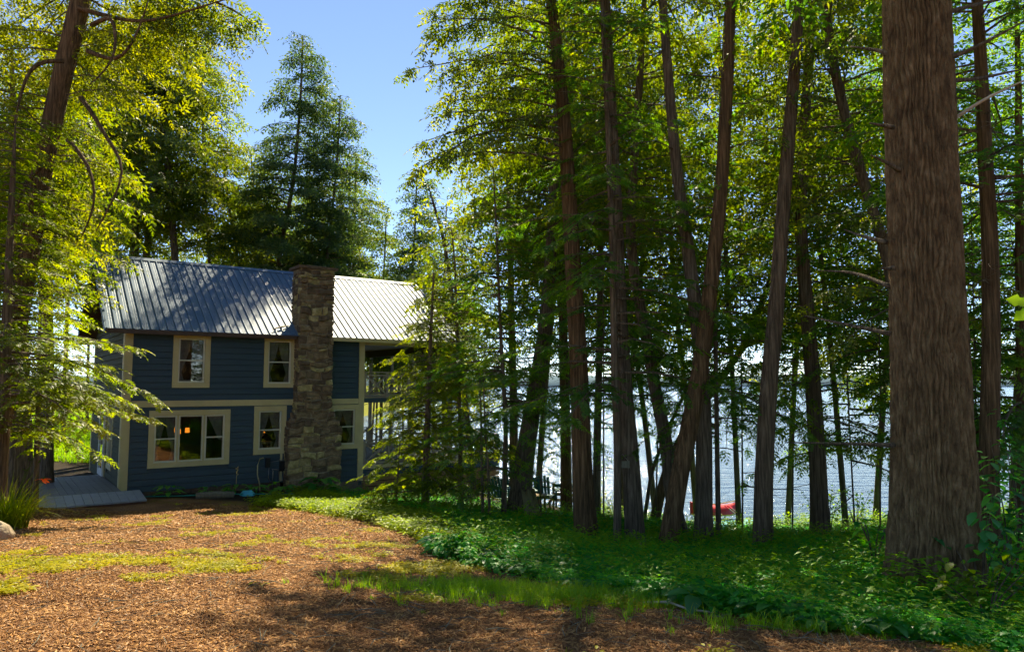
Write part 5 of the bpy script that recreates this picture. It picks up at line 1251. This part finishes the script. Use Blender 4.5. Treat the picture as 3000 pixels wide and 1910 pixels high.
daylily(pl[0], pl[1], 380, 1.28, 'large daylily clump with one orange bloom at the left edge')
p = atY(4, 1572, 10.8); q = np.random.default_rng(3)
b = MB(); b.lathe([(.0, -.1), (.30, -.08), (.34, .08), (.27, .24), (.12, .33), (0, .34)], 14); V = np.array(b.v); V = V * (1 + .12 * vnoise(V * 5, 5)[:, None]); b.v = [tuple(v) for v in V * np.array([.8, .8, .8])]
o = b.build('boulder', M['rock'], None, True); o.location = G(p[0] - .12, p[1]); tag(o, 'tan boulder cut by the left edge below the daylilies', 'rock')
def hosta(x, y, n, R, label, mat='hosta', flower=0):
    R = R * 1.2
    t = empty('hosta', G(x, y), label, 'plant'); q = np.random.default_rng(int(abs(x * 77 + y * 31)))
    for i in range(n):
        a = q.uniform(0, 6.28); e = q.uniform(.2, .9); b = LB(); c = np.array([math.cos(a) * R * .35, math.sin(a) * R * .35, R * e]); b.leaf(c, (math.cos(a), math.sin(a), .25), UP, R * q.uniform(.6, .85), R * q.uniform(.17, .24), shape='oval', tint=q.uniform(.2, 1), droop=.55)
        V = np.array(b.V); b.blade((0, 0, 0), a, np.linalg.norm(c) * 1.0, .006, .32, .3, 2); link('leaf', b.mesh('leaf', M[mat]), t)
    for i in range(flower):
        m = MB(); a = q.uniform(0, 6.28); m.tube([(0, 0, 0), (.02, 0, R * 1.5), (.05, .02, R * 2.3)], [.006, .005, .003], 5, False)
        for j in range(6):
            z = R * (1.6 + .12 * j); m.tube([(.03, 0, z), (.03 + .04 * math.cos(j * 2.4), .04 * math.sin(j * 2.4), z + .03)], [.006, .012], 5)
        m.build('flower_stalk', M['cream_petal'], t, True)
    return t
def HG(px, n_): q = world_h(px, -n_, 0); return q[0], q[1]
hosta(*HG(5.55, 1.05), 26, .50, 'large bright hosta in front of the stone chimney')
hosta(*HG(4.3, .95), 12, .42, 'light green hosta with upright leaves left of the chimney foot')
hosta(*HG(2.95, .95), 16, .30, 'hosta with a tall flower stalk under the triple window', flower=1)
hosta(*HG(3.55, 1.0), 16, .28, 'dark dense hosta between the flowering hosta and the pipes')
hosta(*HG(1.15, .8), 14, .32, 'broad leaved hosta near the end of the entry ramp')
hosta(*HG(2.2, .7), 10, .24, 'small ferny plant standing alone below the triple window')
hosta(*HG(6.5, 1.3), 12, .28, 'bluish hosta at the right foot of the chimney')
hosta(*HG(7.6, 1.3), 10, .26, 'small hosta in front of the foundation blocks')
# white lace flowers by the porch corner
def lace(x, y, h, label):
    t = empty('lace_flower', G(x, y), label, 'flower'); m = MB()
    for dx in (-.12, 0, .12):
        m.tube([(0, 0, 0), (dx * .5, 0, h * .6), (dx, 0, h)], [.006, .005, .003], 5, False)
    m.build('stem', M['sunny'], t)
    for dx in (-.12, 0, .12):
        b = LB()
        for k in range(12):
            a = k * .52; b.leaf(np.array([dx, 0, h]), (math.cos(a), math.sin(a), .3), UP, .05, .012, shape='oval', tint=.6)
        link('bloom', b.mesh('bloom', M['cream_petal']), t)
lace(*HG(6.95, 1.35), .55, 'cream flat topped flowers between chimney and porch')
# garden hose, blue cover, bed log, timbers
q = [HG(.55, .75), HG(.9, .95), HG(1.3, 1.0), HG(1.6, 1.15), HG(2.2, 1.1), HG(3.0, 1.35), HG(4.4, 1.45), HG(5.6, 1.75)]
tag(MB().tube([G(x, y, .05 + .01 * (i % 2)) for i, (x, y) in enumerate(q)], .018, 6).build('garden_hose', M['hose'], None, True), 'green garden hose lying along the flower bed', 'hose')
x, y = HG(3.2, 1.25); b = MB(); b.lathe([(.0, .16), (.12, .15), (.19, .08), (.22, 0)], 12); V = np.array(b.v); V *= (1 + .15 * vnoise(V * 12, 6)[:, None]); b.v = [tuple(v) for v in V]
o = b.build('blue_cover', M['cyan'], None, True); o.location = G(x, y); tag(o, 'small crumpled turquoise cover beside the hostas', 'cover')
x0_, y0_ = HG(1.75, 1.35); x1_, y1_ = HG(2.75, 1.55)
b = MB().tube([G(x0_, y0_, .05), G((x0_ + x1_) / 2, (y0_ + y1_) / 2, .07), G(x1_, y1_, .06)], [.10, .12, .11], 10); tag(b.build('bed_log', M['old_wood'], None, True), 'short mossy log edging the flower bed under the triple window', 'log')
x0_, y0_ = HG(4.6, 1.75); x1_, y1_ = HG(8.0, 2.0)
tag(MB().bar(G(x0_, y0_, .03), G(x1_, y1_, .03), .12, .12).build('bed_timber', M['old_wood']), 'low timber edging the bed in front of the chimney', 'timber')
# stump, stones and sticks
s0 = atY(1565, 1545, 17.2); o_ = G(s0[0], s0[1]); th = np.linspace(0, 2 * math.pi, 20, endpoint=False); V = []; Fc = []
for k, (z, r) in enumerate(((-.1, .28), (.0, .24), (.2, .19), (.45, .17), (.72, .16))):
    for i, a in enumerate(th): rr = r * (1 + .13 * math.sin(a * 5 + 1) + .06 * math.sin(a * 11)); V.append((rr * math.cos(a) - .10 * z * 2, rr * math.sin(a), z + (.10 * math.sin(a * 3) * (k == 4))))
for k in range(4):
    for i in range(20): Fc.append((k * 20 + i, k * 20 + (i + 1) % 20, (k + 1) * 20 + (i + 1) % 20, (k + 1) * 20 + i))
V.append((-.12, 0, .60)); Fc += [(80 + i, 80 + (i + 1) % 20, 100) for i in range(20)]
b = MB(); b.add(V, Fc); o = b.build('tree_stump', M['stump'], None, True); o.location = o_; tag(o, 'mossy leaning tree stump in the ground cover left of the brown trunk', 'stump')
def stone_obj(u, v, Y, r, label, mat='pink_rock'):
    w = atY(u, v, Y); b = MB(); b.lathe([(0, -.6), (.8, -.4), (1, 0), (.75, .5), (0, .62)], 9); V = np.array(b.v); V *= (1 + .18 * vnoise(V * 2 + u, 7)[:, None]); b.v = [tuple(x) for x in V * np.array([r * 1.5, r, r * .6])]
    o = b.build('stone', M[mat], None, True); o.location = G(w[0], w[1], r * .3); return tag(o, label, 'stone')
stone_obj(1665, 1708, 7.55, .035, 'pinkish stone at the mulch edge above the grass patch')
stone_obj(1395, 1738, 7.0, .05, 'grey stone in the shade left of the grass patch', 'rock')
stone_obj(1370, 1560, 15.0, .12, 'dark mossy rock at the foot of the sapling stems', 'stone_b')
def stick(pp, r, label, mat='rim_wood'):
    P_ = [atY(u, v, Y) for u, v, Y in pp]; P_ = [np.array([p[0], p[1], gz(p[0], p[1]) + r + .025 + .03 * (i == 1)]) for i, p in enumerate(P_)]
    return tag(MB().tube(P_, [r * .7, r, r * .9, r * .6][:len(P_)], 6).build('fallen_stick', M[mat], None, True), label, 'stick')
stick([(1885, 1790, 6.45), (1960, 1802, 6.3), (2018, 1822, 6.1), (2092, 1829, 6.0)], .011, 'pale bent stick on the mulch right of the grass patch')
stick([(1960, 1742, 6.9), (2000, 1755, 6.8), (2040, 1768, 6.65), (2075, 1775, 6.6)], .008, 'thin pale stick half under the ground cover edge')
stick([(1470, 1502, 19.5), (1500, 1512, 19), (1540, 1524, 18.6)], .035, 'fallen bleached log left of the tree stump')
# patio edging and gravel pad
b = MB(); b.bar(G(-1.5, 21.2, .05), G(2.1, 21.5, .05), .12, .14); tag(b.build('patio_timber', M['old_wood']), 'timber edging the lakeside sitting area behind the stump', 'timber')
# hanging wooden board
w = atY(1824, 1360, 14.2)
t = empty('hanging_board', w, 'small wooden board hanging by a string on the paired trunks', 'sign')
MB().box(-.135, .135, -.012, .012, -.07, .065).build('board', M['old_wood'], t)
MB().tube([(-.11, 0, .064), (0, .02, .20), (.11, 0, .064)], .003, 4, False).build('string', M['rim_wood'], t)
# adirondack chairs
def adirondack(x, y, rz, label, mat='chair'):
    t = empty('adirondack_chair', G(x, y, .02), label, 'chair', 'chairs by the lake'); t.rotation_euler = (0, 0, rz)
    for i in range(6):
        yy = -.30 + i * .10; z = .38 - .018 * i * 1.0 - .02 * i; MB().box(-.27, .27, yy, yy + .085, z, z + .02).build('seat_slat', M[mat], t)
    for i in range(5):
        xx = -.25 + i * .105; hh = .62 + .10 * math.sin(math.pi * (i + .5) / 5)
        MB().hexa([(xx, .26, .22), (xx + .09, .26, .22), (xx + .09, .28, .22), (xx, .28, .22), (xx - .02 * (2 - i) * .5, .52, .22 + hh), (xx + .09 - .02 * (2 - i) * .5, .52, .22 + hh), (xx + .09 - .02 * (2 - i) * .5, .54, .22 + hh), (xx - .02 * (2 - i) * .5, .54, .22 + hh)]).build('back_slat', M[mat], t)
    for s in (-1, 1):
        MB().box(s * .37 - .07, s * .37 + .07, -.42, .38, .54, .562).build('arm', M[mat], t)
        MB().box(s * .32 - .02, s * .32 + .02, -.38, -.28, 0, .538).build('leg', M[mat], t)
        MB().bar((s * .295, -.30, .36), (s * .295, .55, .04), .03, .10).build('leg', M[mat], t)
    MB().bar((-.33, .42, .55), (.33, .42, .55), .05, .06).build('back_rail', M[mat], t)
    return t
c1 = sY(1184, 1175, 23.3); adirondack(c1[0], c1[1], math.radians(150), 'dark green slatted chair left of the dark leaning trunk')
c2 = sY(1210, 1160, 24.8); adirondack(c2[0], c2[1], math.radians(20), 'dark green slatted chair mostly hidden behind the dark leaning trunk')
c3 = sY(1280, 1165, 23.8); adirondack(c3[0], c3[1], math.radians(10), 'tall green slatted chair right of the dark leaning trunk')
t = empty('garden_bench', G(*sY(1335, 1150, 23.5)[:2]), 'wooden bench with a green edged back behind the brown trunk', 'bench'); t.rotation_euler = (0, 0, math.radians(-20))
for i in range(4): MB().box(-.6, .6, -.24 + i * .12, -.14 + i * .12, .42, .44).build('seat_slat', M['chair_old'], t)
for i in range(3): MB().box(-.6, .6, .26, .28, .52 + i * .14, .62 + i * .14).build('back_slat', M['chair'] if i == 2 else M['chair_old'], t)
for sx in (-.55, .55):
    MB().box(sx - .03, sx + .03, -.22, -.16, 0, .419).build('leg', M['chair_old'], t); MB().box(sx - .03, sx + .03, .22, .259, 0, .93).build('leg', M['chair_old'], t)
MB().box(.05, .40, -.20, .18, .445, .52).build('cushion', M['deck_blue'], t)
t = empty('side_table', G(*sY(1252, 1175, 22.6)[:2]), 'low weathered table with orange lit slats right of the leaning trunk', 'table')
for i in range(5): MB().box(-.45, .45, -.28 + i * .11, -.19 + i * .11, .42, .44).build('top_slat', M['chair_old'], t)
for sx in (-.38, .38):
    for sy in (-.2, .2): MB().box(sx - .03, sx + .03, sy - .03, sy + .03, 0, .419).build('leg', M['chair_old'], t)
# canoe, dock, ladder
cpos = atY(2097, 1508, 29.5)
t = empty('canoe', (cpos[0], cpos[1], -2.15), 'red canoe with a yellow keel turned over at the lake edge', 'canoe'); t.rotation_euler = (0, 0, math.radians(12))
m = 24; k = 10; V = []
for i in range(m + 1):
    f = i / m * 2 - 1; wv = .40 * (1 - abs(f) ** 2.4) + .01; hv_ = .36 + .18 * abs(f) ** 3
    for j in range(k + 1): a = math.pi * j / k; V.append((f * 1.12, math.cos(a) * wv, math.sin(a) ** .8 * hv_ if j not in (0, k) else 0))
Fc = [(i * (k + 1) + j, i * (k + 1) + j + 1, (i + 1) * (k + 1) + j + 1, (i + 1) * (k + 1) + j) for i in range(m) for j in range(k)]
b = MB(); b.add(V, Fc); b.build('hull', M['red'], t, True)
MB().tube([(-1.1, 0, .05), (-.95, -.2, .02), (-.4, -.40, .0), (.4, -.40, .0), (.95, -.2, .02), (1.1, 0, .05)], .03, 6).build('gunwale', M['yellow'], t, True)
MB().tube([(-1.0, .02, .50), (0, 0, .375), (1.0, .02, .50)], .02, 6).build('keel', M['yellow'], t, True)
dp = atY(2175, 1545, 28.3)
t = empty('lake_dock', (dp[0], dp[1], -2.35), 'turquoise painted dock on the water behind the shore weeds', 'dock'); t.rotation_euler = (0, 0, math.radians(-15))
for i in range(9): MB().box(-1.3, 1.1, -.75 + i * .19, -.58 + i * .19, .0, .04).build('plank', M['cyan'], t)
MB().box(-1.28, 1.08, -.72, .9, -.14, -.003).build('dock_frame', M['old_wood'], t)
MB().tube([(1.05, .85, -.5), (1.05, .85, .28)], .03, 6).build('post', M['black'], t)
for dx, lab in ((0, 'left of two pale kayak paddles crossing the red canoe'), (.16, 'right of two pale kayak paddles crossing the red canoe')):
    a = atY(2136 + dx * 55, 1490, 29.0); c = atY(2164 + dx * 60, 1514, 28.6)
    t = empty('paddle', a, lab, 'paddle', 'paddles'); MB().tube([(0, 0, 0), np.array(c) - np.array(a)], .03, 6).build('shaft', M['porch_wood'], t); d = unit(np.array(a) - np.array(c)); MB().bar((0, 0, 0), d * .22, .10, .03).build('blade', M['red'], t)
lp = atY(2278, 1532, 28.8); t = empty('dock_ladder', (lp[0], lp[1], lp[2]), 'curved metal ladder rail on the dock right of the broad trunk', 'ladder')
for dy in (0, .35): MB().tube([(-.10, dy, -.35), (-.10, dy, .10), (-.07, dy, .19), (0, dy, .23), (.07, dy, .19), (.10, dy, .10), (.10, dy, -.35)], .018, 6).build('rail', M['metal'], t, True)
MB().box(-.5, .5, -.1, .5, -.5, -.35).build('dock_edge', M['old_wood'], t)
# broad leaved bushes and ferns near the pine
def bush(u, v, Y, h, n, L, label, mat='hosta', sp=.5, shape='oval'):
    w = atY(u, v, Y); o0 = G(w[0], w[1]); t = empty('leafy_bush', o0, label, 'bush'); q = np.random.default_rng(int(u)); st = MB(); tips = []
    for k in range(7):
        a = q.uniform(0, 6.28); tp_ = np.array([math.cos(a) * sp * q.uniform(.3, 1), math.sin(a) * sp * q.uniform(.3, 1), h * q.uniform(.6, 1)]); st.tube([(0, 0, 0), tp_ * np.array([.35, .35, .55]), tp_], [.012, .008, .003], 5, False); tips.append(tp_)
    st.build('stems', M['bark_dark'], t)
    b = LB()
    for i in range(n):
        tp_ = tips[i % 7]; f = q.uniform(.35, 1); c = tp_ * np.array([.35 + .65 * f, .35 + .65 * f, .2 + .8 * f]) + q.normal(size=3) * .05; a = q.uniform(0, 6.28)
        b.leaf(c, (math.cos(a), math.sin(a), q.uniform(-.5, .3)), UP, L * q.uniform(.6, 1.2), L * q.uniform(.26, .36), shape=shape, tint=q.uniform(0, 1), droop=.35)
    o = link('leaves', b.mesh('leaves', M[mat]), t); return t
bush(2870, 1640, 7.6, 1.25, 110, .15, 'tall broad leaved bush immediately right of the huge pine', sp=.55)
bush(2960, 1600, 8.6, 1.9, 150, .15, 'taller broad leaved bush at the right edge', sp=.7)
bush(2890, 1800, 6.6, .8, 60, .12, 'low bush with yellowish leaves at the lower right corner', 'sunny', sp=.6)
bush(2560, 1600, 10.5, .95, 42, .17, 'dark broad leaved sapling left of the huge pine', 'ground_leaf', sp=.5)
bush(2985, 1480, 10, 2.4, 150, .13, 'loose leafy shrub reaching up the right edge', 'hosta', sp=.8)
bush(1890, 1590, 12.6, .45, 14, .12, 'two lobed broad leaves on a short stalk before the trunk pair', 'hosta', sp=.2)
bush(2430, 1560, 17.5, 1.2, 160, .10, 'yellow green shrub at the shore left of the huge pine', 'grass', sp=.9, shape='lance')
bush(2510, 1545, 19, 1.3, 160, .10, 'second yellow green shrub nearer the huge pine by the water', 'grass', sp=.9, shape='lance')
bush(1700, 1420, 25, 1.5, 240, .10, 'yellow lit shrub on the lake bank between the trunks', 'sunny', sp=1.0, shape='lance')
bush(1800, 1470, 24, 1.6, 240, .10, 'bright shrub on the lake bank behind the hanging board', 'sunny', sp=1.0, shape='lance')
bush(1250, 1470, 20.5, 1.3, 200, .08, 'leafy shrub under the porch skirt hemlock', 'grass', sp=.9, shape='lance')
def fern(u, v, Y, R, label):
    w = atY(u, v, Y); t = empty('fern', G(w[0], w[1]), label, 'fern'); q = np.random.default_rng(int(u + v)); 
    for k in range(11):
        a = k * .571 + q.uniform(-.2, .2); b = LB(); hd = np.array([math.cos(a), math.sin(a), 0]); sd = np.array([-hd[1], hd[0], 0])
        for i in range(14):
            f = (i + 1) / 15; c = hd * R * f + UP * R * (1.1 * f - 1.15 * f * f); L = R * .26 * math.sin(math.pi * (f * .85 + .12))
            for s_ in (-1, 1): b.leaf(c, sd * s_ + hd * .35, UP, L, L * .16, shape='lance', tint=q.uniform(.2, .9), droop=.2)
        link('frond', b.mesh('frond', M['ground_leaf']), t)
fern(1290, 1555, 17, .55, 'fern in the shade below the porch hemlock')
fern(1660, 1530, 16, .6, 'fern arching beside the tree stump')
fern(2300, 1720, 7.8, .45, 'dark broad fern in the ground cover left of the huge pine')
# one big leaf twig poking in at the right edge (near the camera)
t = empty('leafy_twig', atY(3010, 900, 5.0), 'bright green leaf twig poking in at the right edge', 'twig'); b = LB()
b.leaf(np.array([0, 0, .02]), (-.9, 0, .35), np.array([0, -1, .2]), .13, .05, shape='lobed', tint=.8); b.leaf(np.array([.01, 0, -.01]), (-.7, 0, -.6), np.array([0, -1, .2]), .12, .045, shape='lobed', tint=.6); link('leaf', b.mesh('leaf', M['grass']), t)
MB().tube([(.6, 0, .1), (.0, 0, 0)], [.008, .003], 5).build('stem', M['bark_dark'], t)
